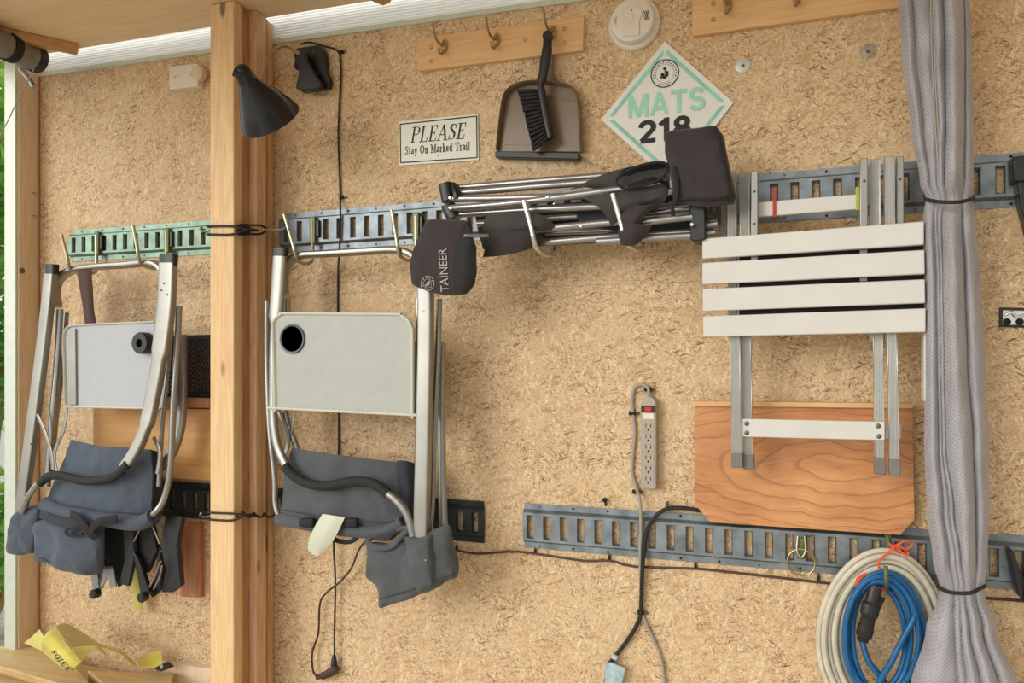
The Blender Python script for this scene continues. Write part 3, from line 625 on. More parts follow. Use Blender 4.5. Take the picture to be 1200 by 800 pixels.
part(C2, 'leg_sleeve', 'slate', lambda m: pouch(m, [(475, 627), (492, 629), (508, 624), (511, 655), (510, 686), (492, 693), (482, 672), (479, 650)], .19, .232, .004, seed=4))
part(C2, 'pocket_seam', 'navy', lambda m: m.sweep(cat(W([(444, 702, .216), (470, 694, .224), (500, 685, .225), (533, 672, .217)]), 6), .0014, n=6))
part(C2, 'fabric_seam', 'navy', lambda m: m.sweep(cat(W([(331, 597, .184), (375, 605, .206), (420, 610, .202), (452, 612, .19), (472, 606, .176)]), 6), .0016, n=6))
rivets(C2, [(499, 657)], .240, .005)

# ------------------------------------------------------------------ folded camp armchair lying across the hooks
K = thing('folding_camp_chair', 'black fabric camp armchair folded flat and laid across the bright hooks', 'camp chair', P(690, 290, .15))
for pts in ([(533, 220, .13), (620, 213, .13), (746, 203, .13)], [(536, 226, .15), (620, 219, .15), (700, 213, .15)], [(530, 233, .17), (600, 232, .17), (690, 229, .17)],
            [(527, 244, .19), (600, 238, .19), (700, 225, .19), (771, 215.5, .19)], [(533, 251.5, .17), (620, 246, .17), (700, 242, .17), (740, 240, .17)],
            [(560, 262, .13), (640, 256, .13), (720, 250, .13)], [(600, 272, .17), (700, 262, .17), (780, 256, .17), (814, 252, .17)],
            [(640, 272, .13), (700, 270, .13), (760, 268, .13)], [(612, 286, .15), (700, 279, .15), (760, 275, .15), (816, 272, .15)],
            [(700, 283, .17), (760, 279, .17), (812, 276, .17)], [(740, 262, .19), (790, 256, .19), (812, 254, .19)], [(750, 252, .15), (790, 246, .15), (808, 245, .15)]):
    part(K, 'frame_tube', 'steel', lambda m: tube(m, pts, .0098, k=6, n=12))
for pts, r in (([(523, 216, .15), (525, 226, .15), (527, 236, .15)], .020), ([(526, 241, .17), (529, 249, .17), (534, 256, .17)], .019), ([(534, 219, .15), (537, 228, .16), (538, 234, .16)], .010)):
    part(K, 'end_joint', 'black', lambda m: m.sweep(cat(W(pts), 5), r, .024, n=14, sq=3))
for x, y in ((528, 232), (529, 244), (642, 231), (681, 265), (811, 263), (775, 216)): MB().lathe(P(x, y, .198 if x != 811 else .205), (0, -1, 0), [(0, .0055), (.004, .005), (.006, .003), (.006, 0)], 12).build('rivet', M['chrome'], K)
part(K, 'foot_block', 'black', lambda m: m.slab(rrect([(808, 240), (826, 238), (827, 280), (816, 283), (809, 281)], [2, 3, 3, 2, 2]), .12, .195), bevel=.003)
for x, y in ((833, 266), (831, 276)): part(K, 'foot', 'steel', lambda m: tube(m, [(822, y-1, .15), (x+8, y-4, .15)], .011, k=3))
# fabric pieces
part(K, 'seat_fabric', 'navy', lambda m: cloth(m, [[(556, 246, .105), (640, 240, .105), (730, 232, .105), (822, 226, .105)], [(560, 268, .105), (640, 262, .11), (730, 256, .11), (822, 250, .105)], [(566, 292, .1), (640, 288, .105), (730, 282, .105), (818, 276, .1)]], 30, 14, .004, .004, 28))
part(K, 'bag_rim', 'blackm', lambda m: m.sweep(cat(W([(722, 213, .225), (730, 203, .228), (750, 194, .232), (772, 190, .23), (782, 194, .225), (778, 206, .225), (765, 214, .225), (745, 219, .225), (730, 220, .225)]), 6, closed=True), .0035, .003, n=8))
part(K, 'hanging_strap', 'blackm', lambda m: ribbonpath(m, [(789, 196, .235), (793, 215, .238), (791, 236, .238), (784, 240, .232), (774, 240, .225)], .006, .003, 6, 4))
part(K, 'hanging_strap', 'blackm', lambda m: ribbonpath(m, [(786, 236, .235), (788, 245, .236), (789, 253, .23)], .005, .003, 6, 4))
part(K, 'seat_fabric', 'brownfab2', lambda m: cloth(m, [[(570, 249, .195), (600, 250, .21), (632, 251, .205), (648, 262, .19)], [(566, 262, .2), (600, 262, .22), (632, 264, .215), (646, 268, .19)], [(563, 274, .19), (590, 272, .205), (620, 270, .205), (640, 270, .18)]], 24, 12, .006, .006, 2))
part(K, 'seat_fabric', 'brownfab', lambda m: cloth(m, [[(575, 269, .205), (600, 270, .218), (622, 270, .21), (636, 280, .19)], [(570, 284, .205), (595, 284, .215), (620, 281, .21), (635, 284, .19)], [(566, 301, .19), (590, 299, .2), (612, 294, .2), (632, 288, .18)]], 24, 12, .006, .006, 4))
part(K, 'seat_fabric', 'brownfab2', lambda m: cloth(m, [[(668, 222, .17), (700, 207, .19), (735, 196, .2), (782, 190, .19)], [(685, 219, .18), (715, 210, .2), (745, 204, .2), (784, 200, .2)], [(700, 222, .17), (725, 218, .2), (750, 216, .2), (785, 212, .2)]], 26, 14, .005, .005, 7))
part(K, 'fabric_loop', 'blackm', lambda m: cloth(m, [[(721, 210, .20), (732, 198, .215), (755, 192, .22), (780, 190, .21)], [(724, 216, .19), (740, 210, .195), (760, 204, .195), (783, 203, .19)], [(735, 220, .20), (752, 218, .215), (770, 212, .22), (785, 222, .21)]], 20, 14, .004, .003, 8))
part(K, 'back_fabric', 'brownfab2', lambda m: cloth(m, [[(684, 232, .2), (720, 226, .21), (755, 220, .21), (783, 212, .2)], [(698, 240, .21), (725, 236, .225), (760, 232, .22), (783, 226, .2)], [(708, 250, .2), (730, 246, .215), (755, 240, .21), (780, 234, .2)], [(716, 264, .18), (730, 256, .19), (748, 250, .19), (770, 246, .18)]], 24, 20, .006, .007, 12))
part(K, 'arm_strap', 'brownfab', lambda m: cloth(m, [[(742, 240, .215), (760, 240, .225), (775, 236, .21)], [(730, 250, .225), (748, 250, .235), (762, 246, .215)], [(726, 262, .22), (742, 262, .23), (752, 258, .215)], [(728, 272, .2), (742, 270, .21), (750, 266, .2)]], 14, 18, .005, .004, 13))
part(K, 'arm_strap', 'brownfab', lambda m: cloth(m, [[(728, 260, .225), (745, 262, .23), (764, 264, .21)], [(724, 273, .225), (740, 275, .232), (757, 274, .21)], [(728, 287, .21), (740, 288, .215), (750, 284, .2)]], 14, 12, .005, .004, 14))
part(K, 'back_fabric', 'navy', lambda m: cloth(m, [[(672, 246, .14), (720, 244, .14), (790, 238, .14), (822, 238, .14)], [(680, 262, .14), (730, 262, .145), (790, 262, .14), (820, 262, .14)], [(690, 276, .13), (730, 276, .13), (780, 270, .13), (815, 272, .13)]], 24, 12, .004, .004, 18))
pk = part(K, 'storage_pocket', 'brownfab', lambda m: pouch(m, [(779, 155), (808, 151), (838, 147), (848, 160), (855, 192), (863, 230), (860, 240), (825, 241), (790, 239), (787, 215), (784, 196), (779, 180)], .172, .228, .008, seed=22, soft=1, wr=.0035))
part(K, 'pocket_seam', 'blackm', lambda m: m.sweep(cat(W([(839, 149, .218), (843, 165, .235), (850, 198, .237), (857, 234, .225)]), 6), .003, n=6))
part(K, 'pocket_seam', 'blackm', lambda m: m.sweep(cat(W([(788, 236, .223), (800, 233, .235), (830, 234, .237), (859, 231, .225)]), 6), .003, n=6))
lp = part(K, 'lettered_pocket', 'brownfab', lambda m: pouch(m, [(501, 257), (526, 257), (552, 258), (553, 275), (557, 300), (557, 332), (547, 345), (525, 346), (503, 343), (484, 334), (481, 312), (486, 291)], .215, .262, .003, seed=30, soft=1, wr=.002, flat=True))
part(K, 'pocket_flap', 'blackm', lambda m: cloth(m, [[(548, 262, .268), (553, 275, .270), (558, 290, .262)], [(534, 290, .269), (546, 300, .273), (558, 305, .262)], [(530, 315, .269), (545, 322, .273), (558, 322, .262)], [(532, 338, .267), (542, 343, .265), (552, 336, .26)]], 12, 18, .003, .002, 31))
part(K, 'pocket_tube', 'steel', lambda m: tube(m, [(545, 276, .273), (549, 276, .276), (572, 276, .235)], .005, k=4))

# ---- lettering helpers
def textmesh(txt, bold=0.0, shear=0.0):
    cu = bpy.data.curves.new('tmp', 'FONT'); cu.body = txt; cu.offset = bold; cu.shear = shear; cu.fill_mode = 'FRONT'; cu.resolution_u = 4
    ob = bpy.data.objects.new('tmp', cu); COL.objects.link(ob); dg = bpy.context.evaluated_depsgraph_get(); dg.update()
    me = bpy.data.meshes.new_from_object(ob.evaluated_get(dg)); vs = [v.co.copy() for v in me.vertices]; fs = [tuple(p.vertices) for p in me.polygons]
    bpy.data.objects.remove(ob); bpy.data.curves.remove(cu); bpy.data.meshes.remove(me)
    x0 = min(v.x for v in vs); x1 = max(v.x for v in vs); y0 = min(v.y for v in vs); y1 = max(v.y for v in vs)
    return [Vector(((v.x-x0)/(x1-x0), (v.y-y0)/(y1-y0), 0)) for v in vs], fs
def lay(mb, vf, o, ux, uy):             # unit text box to world
    vs, fs = vf; return mb.add([o + ux*v.x + uy*v.y - Vector((0, v.z, 0)) for v in vs], fs)
def plate(o, ux, uy, pts): return [o + ux*x + uy*y for x, y in pts]
mb = MB(); o = P(526, 342, .2685); e1 = P(523, 291, .2685); n1 = P(516.5, 342, .2685)
lay(mb, textmesh('TAINEER', .0), o, e1-o, n1-o); mb.build('lettering', M['silver_ink'], K, smooth=0)
mb = MB(); c = P(501, 332, .2685); r = .021
def ring(mb, c, r0, r1, n=32, off=Vector((0, 0, 0)), sx=1):
    vs = []
    for k in range(n):
        a_ = 2*PI*k/n
        for r in (r0, r1): vs.append(c + Vector((math.cos(a_)*r*sx, 0, math.sin(a_)*r)))
    return mb.add(vs, [(2*k, 2*k+1, (2*k+3) % (2*n), (2*k+2) % (2*n)) for k in range(n)])
ring(mb, c, .019, .0205); ring(mb, c, .0115, .0125)
for k in range(9): a_ = PI*.15 + k*PI*.2; cc = c + Vector((math.cos(a_)*.0157, 0, math.sin(a_)*.0157)); ring(mb, cc, 0.0002, .0016, 6)
for s_ in (-1, 0, 1): mb.add([c + Vector((x, 0, z)) for x, z in ((-.007+.003*s_, -.008), (-.002+.003*s_, -.002), (.004+.002*s_, .008), (.005+.003*s_, .003), (.001+.004*s_, -.005))], [(0, 1, 2, 3, 4)])
mb.build('emblem', M['silver_ink'], K, smooth=0)

# ------------------------------------------------------------------ roll top table
T = thing('folding_table', 'white slatted folding table hanging beside the curtain', 'table', P(955, 558, .12))
for q in ([(823, 279.5), (1083, 259), (1083, 286.5), (823, 303)], [(823, 308), (1083.5, 292.5), (1084, 321), (823, 333)], [(823.5, 338.5), (1084, 327), (1084.5, 355), (823.5, 364.5)], [(824, 370.5), (1085, 361), (1085, 389), (824, 394.5)]):
    part(T, 'slat', 'slat', lambda m: m.slab(q, .165, .185), bevel=.0025)
def pole(x0, y0, x1, y1, wpx, d, name='leg', m='alu_leg', dth=.022):
    part(T, name, m, lambda mm: mm.slab([(x0-wpx/2, y0), (x0+wpx/2, y0), (x1+wpx/2, y1), (x1-wpx/2, y1)], d-dth, d), bevel=.002)
pole(848, 241, 848, 300, 6, .10); pole(857.5, 202, 859, 400, 11, .14); pole(872.5, 201, 873, 400, 11.5, .14); pole(884, 200, 884, 330, 8.5, .16, 'frame_bar', 'alu')
pole(1012.5, 185, 1012, 330, 9.5, .16, 'frame_bar', 'alu'); pole(1025.5, 186, 1026, 400, 12.5, .14); pole(1042.5, 183, 1043, 400, 12.5, .14); pole(1055, 183, 1055, 380, 9, .12, 'frame_bar', 'alu')
for x0, x1, y1 in ((861, 863, 532), (873.5, 876.5, 534), (1029, 1031, 537), (1045, 1048.5, 539)):
    pole(x0, 380, x1, y1, 12, .16 if x0 in (861, 1045) else .145)
    pole(x1+.3, y1-1, x1+.8, y1+16 if x0 < 900 else y1+19, 13.5, .162 if x0 in (861, 1045) else .147, 'leg_foot', M['grey_foot'] if 'grey_foot' in M else M.setdefault('grey_foot', plain('grey_plastic_foot', srgb(118, 114, 108), .5, 0, .1)), .025)
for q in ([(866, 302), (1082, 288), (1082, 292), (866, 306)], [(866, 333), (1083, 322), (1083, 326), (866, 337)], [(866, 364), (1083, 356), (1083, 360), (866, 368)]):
    part(T, 'gap_shade_bar', 'blackm', lambda m: m.slab([(x, y + (3 if i > 1 else -3)) for i, (x, y) in enumerate(q)], .150, .156))  # black bars added to stand for the deep shade in the slat gaps
part(T, 'crossbar', 'slat', lambda m: m.slab([(868, 490.5), (1037, 494), (1037, 516), (868, 511.5)], .146, .152), bevel=.002)
part(T, 'crossbar', 'slat', lambda m: m.slab([(1037, 496), (1056, 496.5), (1056, 514), (1037, 513.5)], .12, .136), bevel=.002)
part(T, 'crossbar', 'slat', lambda m: m.slab([(888, 237), (1008, 227), (1008, 245), (888, 254)], .11, .13), bevel=.002)
part(T, 'side_rail', 'slat', lambda m: m.slab([(1083, 389), (1085, 389), (1085, 470), (1083, 470)], .12, .165), bevel=.001)
rivets(T, [(875, 496), (875, 507), (1029, 499), (1030, 511)], .152, .006)
rivets(T, [(884, 224), (884, 262), (1013, 212), (1055, 210)], .161, .003)
part(T, 'red_tie', plain('red_tie', srgb(170, 60, 44), .6), lambda m: m.slab([(905.5, 221), (909.5, 221), (909.5, 254), (905.5, 254)], .105, .134))
part(T, 'yellow_tie', plain('yellow_tie', srgb(190, 190, 60), .6), lambda m: m.slab([(1003, 219), (1007, 219), (1007, 246), (1003, 246)], .105, .134))

# ------------------------------------------------------------------ birch drop panels
bc = P(985, 548, .04)
ol = [(813.5, 475), (1069.5, 477.5), (1072, 609), (1055, 627), (832, 612), (814.5, 591)]
bp = thing('drop_leaf_shelf', 'birch plywood panel with cut lower corners behind the table legs', 'panel', bc)
MB().slab(ol, .018, .04).build('panel_board', birch('birch_veneer', Vector((0, 0, 0))), bp, bevel=.0015)
MB().slab([(811.5, 470), (1069, 472.5), (1070, 478.5), (811.5, 475.5)], .018, .052).build('top_edge', M['pineh'], bp, bevel=.0015)
b2 = P(180, 520, .04)
bp2 = thing('drop_leaf_shelf', 'plain pale plywood panel behind the left chair', 'panel', b2)
MB().slab([(109, 478), (262, 479), (262, 564), (232, 562), (205, 560), (109, 556)], .014, .035).build('panel_board', M['ply2'] if 'ply2' in M else M.setdefault('ply2', wood('plywood_honey', srgb(224, 172, 108), srgb(206, 150, 88), 'X', freq=5, knots=False)), bp2, bevel=.0015)
MB().slab([(195, 465), (262, 467), (262, 478), (195, 477)], .014, .05).build('top_edge', M['pine2'], bp2, bevel=.0015)
tag(MB().slab([(208, 612), (235, 613), (235, 700), (211, 699)], .0, .018).build('wall_block', M['redboard'], bevel=.002), 'reddish board strip fixed below the dark track, left of post', 'board')
# mesh pocket
me_ = NT('black_mesh'); vx = me_.n('ShaderNodeTexVoronoi'); vx.inputs['Scale'].default_value = 1; vx.inputs['Randomness'].default_value = 0
me_.l(me_.map((85, 0.0, 85), (0, PI/4, 0)), vx.inputs['Vector']); me_.b.inputs['Base Color'].default_value = (.012, .012, .012, 1); me_.b.inputs['Roughness'].default_value = .6
hole = me_.math('LESS_THAN', vx.outputs['Distance'], .34); tb = me_.n('ShaderNodeBsdfTransparent'); mx = me_.n('ShaderNodeMixShader'); me_.l(hole, mx.inputs[0]); me_.l(me_.b.outputs[0], mx.inputs[1]); me_.l(tb.outputs[0], mx.inputs[2]); me_.l(mx.outputs[0], me_.out.inputs[0])
mp = thing('mesh_pocket', 'black mesh pocket on the wall beside the left chair', 'mesh pocket', P(225, 465, .03))
MB().slab([(190, 395), (262, 393), (262, 462), (190, 463)], .034, .036).build('netting', me_.m, mp)
MB().slab([(190, 393.5), (262, 391.5), (262, 397), (190, 398.5)], .0, .04).build('hem', M['blackm'], mp, bevel=.001)
MB().slab([(190, 460), (262, 460), (262, 466), (190, 466)], .0, .04).build('hem', M['blackm'], mp, bevel=.001)

# ------------------------------------------------------------------ wall fittings: racks, detector, signs, pan and brush
def coat_hook(px, py, label, up=(-20, -11), low=(-10, 12)):
    t = thing('coat_hook', label, 'coat hook', P(px, py, .02), 'brass coat hooks on the boards')
    c = P(px, py, .02)
    MB().ball(c + Vector((0, -.003, 0)), .011, 12, (1, .45, 1.9)).build('mount_plate', M['brass'], t)
    A = c + Vector((0, -.004, .004)); k = S(px)
    mb = MB(); mb.sweep(cat([A, A+Vector((-.004, -.02, -.006)), A+Vector((-.006, -.045, .004)), A+Vector((-.006, -.062, .030)), A+Vector((-.006, -.066, .036))], 6), [.0045, .004, .0035, .0032, .0045], n=8)
    mb.build('upper_prong', M['brass'], t)
    mb = MB(); A2 = c + Vector((0, -.004, -.012)); mb.sweep(cat([A2, A2+Vector((-.002, -.010, -.016)), A2+Vector((-.003, -.024, -.018)), A2+Vector((-.004, -.030, -.004))], 6), [.0045, .004, .0035, .004], n=8)
    mb.build('lower_prong', M['brass'], t)
def rack(q, scr, label, hooks):
    t = thing('hook_board', label, 'hook board', P(sum(x for x, y in q)/4, sum(y for x, y in q)/4, .01))
    MB().slab(q, 0, .018).build('board', M['pineh'], t, bevel=.002)
    for x, y in scr: MB().lathe(P(x, y, .0175), (0, -1, 0), [(0, .0065), (.0008, .0065), (.0008, .005), (-.0, .0)], 14).build('screw', M['brass'], t)
rack([(489, 45), (684.5, 18), (683, 59), (489.5, 83)], [(505.5, 55), (505.5, 71.5), (616, 47), (661.5, 34), (662, 50)], 'pine hook board left of the smoke detector', None)
rack([(811, -20), (1062, -48), (1062, 7), (811, 42)], [(836, 4), (836, 23)], 'pine hook board at the top edge between smoke detector and curtain', None)
coat_hook(521, 54, 'brass coat hook at the left end of the left board'); coat_hook(582, 47, 'brass coat hook in the middle of the left board'); coat_hook(648, 38, 'brass coat hook from which the brush hangs')
coat_hook(853, 6, 'brass coat hook nearest the smoke detector on the right board'); coat_hook(934, -4, 'brass coat hook cut by the top edge nearer the curtain')
# smoke detector
sd = thing('smoke_detector', 'round white smoke detector on the wall above the diamond sign', 'smoke detector', P(744, 30, 0)); c = P(744, 30, 0)
MB().lathe(c, (0, -1, 0), [(0, .072), (.012, .072), (.016, .069), (.018, .066)], 48).build('base', M['plastic_w'], sd)
MB().lathe(c, (0, -1, 0), [(.016, .062), (.034, .062), (.041, .058), (.044, .050), (.045, 0)], 48).build('cover', M['plastic_w'], sd)
cf = c + Vector((0, -.0448, 0)); R2 = lambda x, z: cf + Vector((x, 0, z))
o_ = [R2(-.026, -.045), R2(.022, -.048), R2(.022, -.008), R2(.030, .006), R2(.028, .022), R2(.012, .034), R2(-.010, .033), R2(-.027, .02), R2(-.032, .004), R2(-.026, -.008)]
MB().prism(o_, Vector((0, -.004, 0))).build('front_plate', M['plastic_w'], sd, bevel=.002)
MB().prism([R2(-.007+.008*math.cos(a_)*1 + .005, .003+.013*math.sin(a_)) + Vector((0, -.004, 0)) for a_ in [2*PI*k/16 for k in range(16)]], Vector((0, -.003, 0))).build('test_button', M['plastic_w'], sd, bevel=.001)
for i in range(3): MB().sweep(cat([R2(.034+.005*i, .016)+Vector((0,-.0005,0)), R2(.038+.005*i, .005)+Vector((0,-.0005,0)), R2(.036+.005*i, -.008)+Vector((0,-.0005,0))], 4), .0011, n=6).build('vent_slot', M['darkhole'], sd)
for i in range(2): MB().sweep(cat([R2(-.040-.005*i, .013), R2(-.044-.004*i, .003), R2(-.042-.005*i, -.008)], 4), .0007, n=6).build('vent_slot', M['grey_plastic'], sd)
MB().prism([R2(-.001, .020)+Vector((0, -.004, 0)), R2(.002, .020)+Vector((0, -.004, 0)), R2(.002, .027)+Vector((0, -.004, 0)), R2(-.001, .027)+Vector((0, -.004, 0))], Vector((0, -.0008, 0))).build('indicator_light', M['darkhole'], sd)
# diamond sign
ms = thing('diamond_sign', 'white diamond sign with mint MATS lettering and black 218', 'sign', P(782, 130, 0))
tp_, lf, rt_, = P(779, 48, .006), P(704, 140, .006), P(860, 120, .006); bt = lf + rt_ - tp_; bt = P(786, 214, .006)
MB().prism([tp_, rt_, bt, lf], Vector((0, .005, 0))).build('panel', M['signw'], ms, bevel=.001)
cen = (tp_+rt_+bt+lf)/4
def dia(s_, y): return [cen + (q-cen)*s_ + Vector((0, y, 0)) for q in (tp_, rt_, bt, lf)]
A_, B_ = dia(.90, -.0006), dia(.825, -.0006)
for i in range(4):
    j = (i+1) % 4; sh = .10 if i in (2, 3) else .03
    a0 = A_[i].lerp(A_[j], .03); a1 = A_[i].lerp(A_[j], .97); b0 = B_[i].lerp(B_[j], .03); b1 = B_[i].lerp(B_[j], .97)
    MB().add([a0, a1, b1, b0], [(0, 1, 2, 3)]).build('border_stripe', M['mintd'], ms, smooth=0)
def wtext(t, txt, bl, br, hpx, d, m, bold=0, shear=0, name='lettering'):
    o = P(*bl, d); ux = P(*br, d)-o; uy = UP*(hpx*S(bl[0], d)); 
    vf = txt if isinstance(txt, tuple) else textmesh(txt, bold, shear)
    lay(MB(), vf, o, ux, uy).build(name, m, t, smooth=0)
def arc(cx, cy, rx, ry, a0, a1, n=12): return [('t', (cx+rx*math.cos(a0+(a1-a0)*i/n), cy+ry*math.sin(a0+(a1-a0)*i/n)), (cx+rx*math.cos(a0+(a1-a0)*(i+1)/n), cy+ry*math.sin(a0+(a1-a0)*(i+1)/n))) for i in range(n)]
BIG = {'M': (1.02, [('t', (.12, 0), (.12, 1)), ('t', (.16, .95), (.49, .06)), ('t', (.49, .06), (.82, .95)), ('t', (.86, 0), (.86, 1))]), 'A': (.92, [('t', (.1, 0), (.44, .98)), ('t', (.44, .98), (.78, 0)), ('t', (.24, .30), (.64, .30))]),
 'T': (.84, [('t', (.4, 0), (.4, 1)), ('t', (.06, .92), (.74, .92))]), 'S': (.78, arc(.37, .71, .25, .20, .35, PI*1.5) + arc(.37, .29, .26, .22, PI*.5, -PI*.88)),
 '2': (.70, arc(.33, .68, .23, .23, PI*.95, -.5, 10) + [('t', (.53, .57), (.14, .12)), ('t', (.12, .1), (.6, .1))]), '1': (.52, [('t', (.32, 0), (.32, .98)), ('t', (.10, .72), (.32, .92))]),
 '8': (.72, arc(.34, .71, .19, .19, 0, 2*PI, 20) + arc(.34, .29, .24, .21, 0, 2*PI, 20))}
def bigtext(txt, th):
    vs = []; fs = []; x = 0
    for ch_ in txt:
        wd, st = BIG[ch_]
        for ty, p, q in st:
            p = Vector((p[0]+x, p[1])); q = Vector((q[0]+x, q[1])); dv = (q-p).normalized(); nn = Vector((-dv.y, dv.x))*th/2; ext = dv*th*.12; b0 = len(vs)
            vs += [p-ext+nn, q+ext+nn, q+ext-nn, p-ext-nn]; fs.append((b0, b0+1, b0+2, b0+3))
        x += wd
    return [Vector((v.x/x, min(1, max(0, v.y)), .00003*(i//4))) for i, v in enumerate(vs)], fs
wtext(ms, bigtext('MATS', .19), (735.5, 139), (828, 128), 26.5, .0072, M['mint'])
wtext(ms, bigtext('218', .19), (747.5, 169), (812, 161), 27, .0072, M['ink'])
c = P(779, 86, .0072); mb = MB(); k = S(779)
ring(mb, c, 15.3*k, 16.6*k, 40); ring(mb, c, 10.6*k, 10.9*k, 32)
for i in range(16):
    a_ = PI*(-.1) + i*PI*1.2/15; cc = c + Vector((math.cos(a_)*13*k, 0, math.sin(a_)*13*k)); ring(mb, cc, .0001, .9*k, 5)
for i in range(6):
    a_ = PI*1.35 + i*PI*.3/5; cc = c + Vector((math.cos(a_)*13*k, 0, math.sin(a_)*13*k)); ring(mb, cc, .0001, .8*k, 5)
for x, z, r in ((0, 5.5, 2), (-2.5, -1, 2.3), (2.3, -2, 2.3), (-.5, -4.5, 2.2), (3, 1, 1.6), (-4, -4, 1.5), (1, 2, 1.4)): ring(mb, c + Vector((x*k, 0, z*k)), .0001, r*k, 8)
mb.build('emblem', M['ink'], ms, smooth=0)
# small sign with stroke serif lettering
LET = {'P': (.72, [('t', (.2, 0), (.2, 1)), ('n', (.2, 1), (.5, 1)), ('n', (.5, 1), (.64, .92)), ('t', (.64, .92), (.66, .66)), ('n', (.66, .62), (.5, .5)), ('n', (.5, .5), (.2, .5)), ('n', (.02, 0), (.4, 0)), ('n', (.02, 1), (.3, 1))]),
 'L': (.68, [('t', (.2, 0), (.2, 1)), ('n', (.02, 1), (.4, 1)), ('n', (.02, 0), (.62, 0)), ('n', (.62, 0), (.66, .26))]),
 'E': (.70, [('t', (.2, 0), (.2, 1)), ('n', (.02, 1), (.62, 1)), ('n', (.62, 1), (.62, .78)), ('n', (.2, .52), (.48, .52)), ('n', (.48, .42), (.48, .62)), ('n', (.02, 0), (.62, 0)), ('n', (.62, 0), (.66, .24))]),
 'A': (.86, [('n', (.1, 0), (.42, 1)), ('t', (.42, 1), (.74, 0)), ('n', (.22, .36), (.62, .36)), ('n', (-.02, 0), (.26, 0)), ('n', (.58, 0), (.9, 0))]),
 'S': (.62, [('n', (.56, .98), (.54, .74)), ('n', (.54, .84), (.42, .98)), ('n', (.42, .98), (.22, .98)), ('t', (.2, .96), (.12, .74)), ('t', (.12, .74), (.5, .38)), ('t', (.5, .38), (.5, .14)), ('n', (.48, .1), (.34, .01)), ('n', (.34, .01), (.14, .04)), ('n', (.08, .26), (.08, 0))]),
 'O': (.84, [('n', (.4, 1), (.22, .92)), ('t', (.2, .9), (.1, .6)), ('t', (.1, .62), (.12, .3)), ('t', (.12, .34), (.24, .08)), ('n', (.22, .06), (.42, 0)), ('n', (.42, 0), (.62, .08)), ('t', (.6, .1), (.72, .4)), ('t', (.72, .38), (.68, .72)), ('t', (.7, .7), (.56, .94)), ('n', (.6, .92), (.4, 1))]),
 'T': (.74, [('t', (.36, 0), (.36, 1)), ('n', (.02, 1), (.7, 1)), ('n', (.02, 1), (.0, .78)), ('n', (.7, 1), (.72, .78)), ('n', (.2, 0), (.52, 0))]),
 'M': (1.0, [('n', (.16, 0), (.16, 1)), ('t', (.16, 1), (.48, .04)), ('n', (.48, .04), (.8, 1)), ('t', (.82, 1), (.82, 0)), ('n', (0, 0), (.3, 0)), ('n', (.66, 0), (.98, 0)), ('n', (0, 1), (.2, 1)), ('n', (.8, 1), (.98, 1))]),
 't': (.36, [('t', (.14, .82), (.14, .08)), ('n', (.14, .04), (.32, .06)), ('n', (0, .62), (.3, .62))]),
 'a': (.5, [('n', (.06, .56), (.2, .66)), ('t', (.2, .64), (.36, .54)), ('t', (.36, .56), (.36, .06)), ('n', (.36, .4), (.1, .3)), ('t', (.08, .3), (.08, .08)), ('n', (.08, .04), (.34, .12)), ('n', (.36, .03), (.46, .06))]),
 'y': (.52, [('t', (.06, .64), (.26, .02)), ('n', (.46, .64), (.2, -.2)), ('n', (.2, -.22), (.04, -.26)), ('n', (-.02, .64), (.18, .64)), ('n', (.34, .64), (.52, .64))]),
 'n': (.56, [('t', (.12, .64), (.12, 0)), ('n', (.12, .5), (.3, .66)), ('t', (.38, .56), (.38, 0)), ('n', (.3, .66), (.4, .54)), ('n', (.02, 0), (.22, 0)), ('n', (.3, 0), (.5, 0)), ('n', (.02, .62), (.14, .64))]),
 'r': (.40, [('t', (.12, .64), (.12, 0)), ('n', (.12, .48), (.32, .64)), ('n', (.02, 0), (.24, 0)), ('n', (.02, .62), (.14, .64))]),
 'k': (.54, [('t', (.12, 1), (.12, 0)), ('n', (.12, .3), (.4, .64)), ('t', (.2, .38), (.44, 0)), ('n', (.02, 0), (.22, 0)), ('n', (.36, 0), (.54, 0)), ('n', (.02, 1), (.12, 1)), ('n', (.3, .64), (.5, .64))]),
 'e': (.46, [('n', (.08, .38), (.38, .38)), ('n', (.38, .38), (.32, .62)), ('n', (.32, .64), (.16, .62)), ('t', (.14, .6), (.08, .34)), ('t', (.08, .34), (.16, .06)), ('n', (.14, .04), (.4, .1))]),
 'd': (.54, [('t', (.38, 1), (.38, 0)), ('n', (.36, .56), (.2, .66)), ('t', (.18, .64), (.08, .34)), ('t', (.08, .34), (.18, .04)), ('n', (.18, .0), (.36, .12)), ('n', (.38, 0), (.5, .02)), ('n', (.28, 1), (.4, 1))]),
 'i': (.28, [('t', (.12, .64), (.12, 0)), ('n', (.02, 0), (.24, 0)), ('n', (.02, .62), (.14, .64)), ('t', (.12, .84), (.12, .94))]),
 'l': (.28, [('t', (.12, 1), (.12, 0)), ('n', (.02, 0), (.24, 0)), ('n', (.02, 1), (.12, 1))]), ' ': (.3, [])}
def serif(txt, thin, thick, shear=0):
    vs = []; fs = []; x = 0
    for ch_ in txt:
        wd, st = LET[ch_]
        for ty, p, q in st:
            p = Vector((p[0]+x, p[1])); q = Vector((q[0]+x, q[1])); dv = (q-p).normalized() if (q-p).length > 0 else Vector((1, 0))
            h_ = (thick if ty == 't' else thin)/2; nn = Vector((-dv.y, dv.x))*h_; ext = dv*thin*.4
            b0 = len(vs); vs += [p-ext+nn, q+ext+nn, q+ext-nn, p-ext-nn]; fs.append((b0, b0+1, b0+2, b0+3))
        x += wd + .08
    return [Vector(((v.x + shear*v.y)/x, v.y, .00002*(i//4))) for i, v in enumerate(vs)], fs
ps = thing('small_sign', 'small cream sign reading PLEASE Stay On Marked Trail', 'sign', P(514, 165, 0))
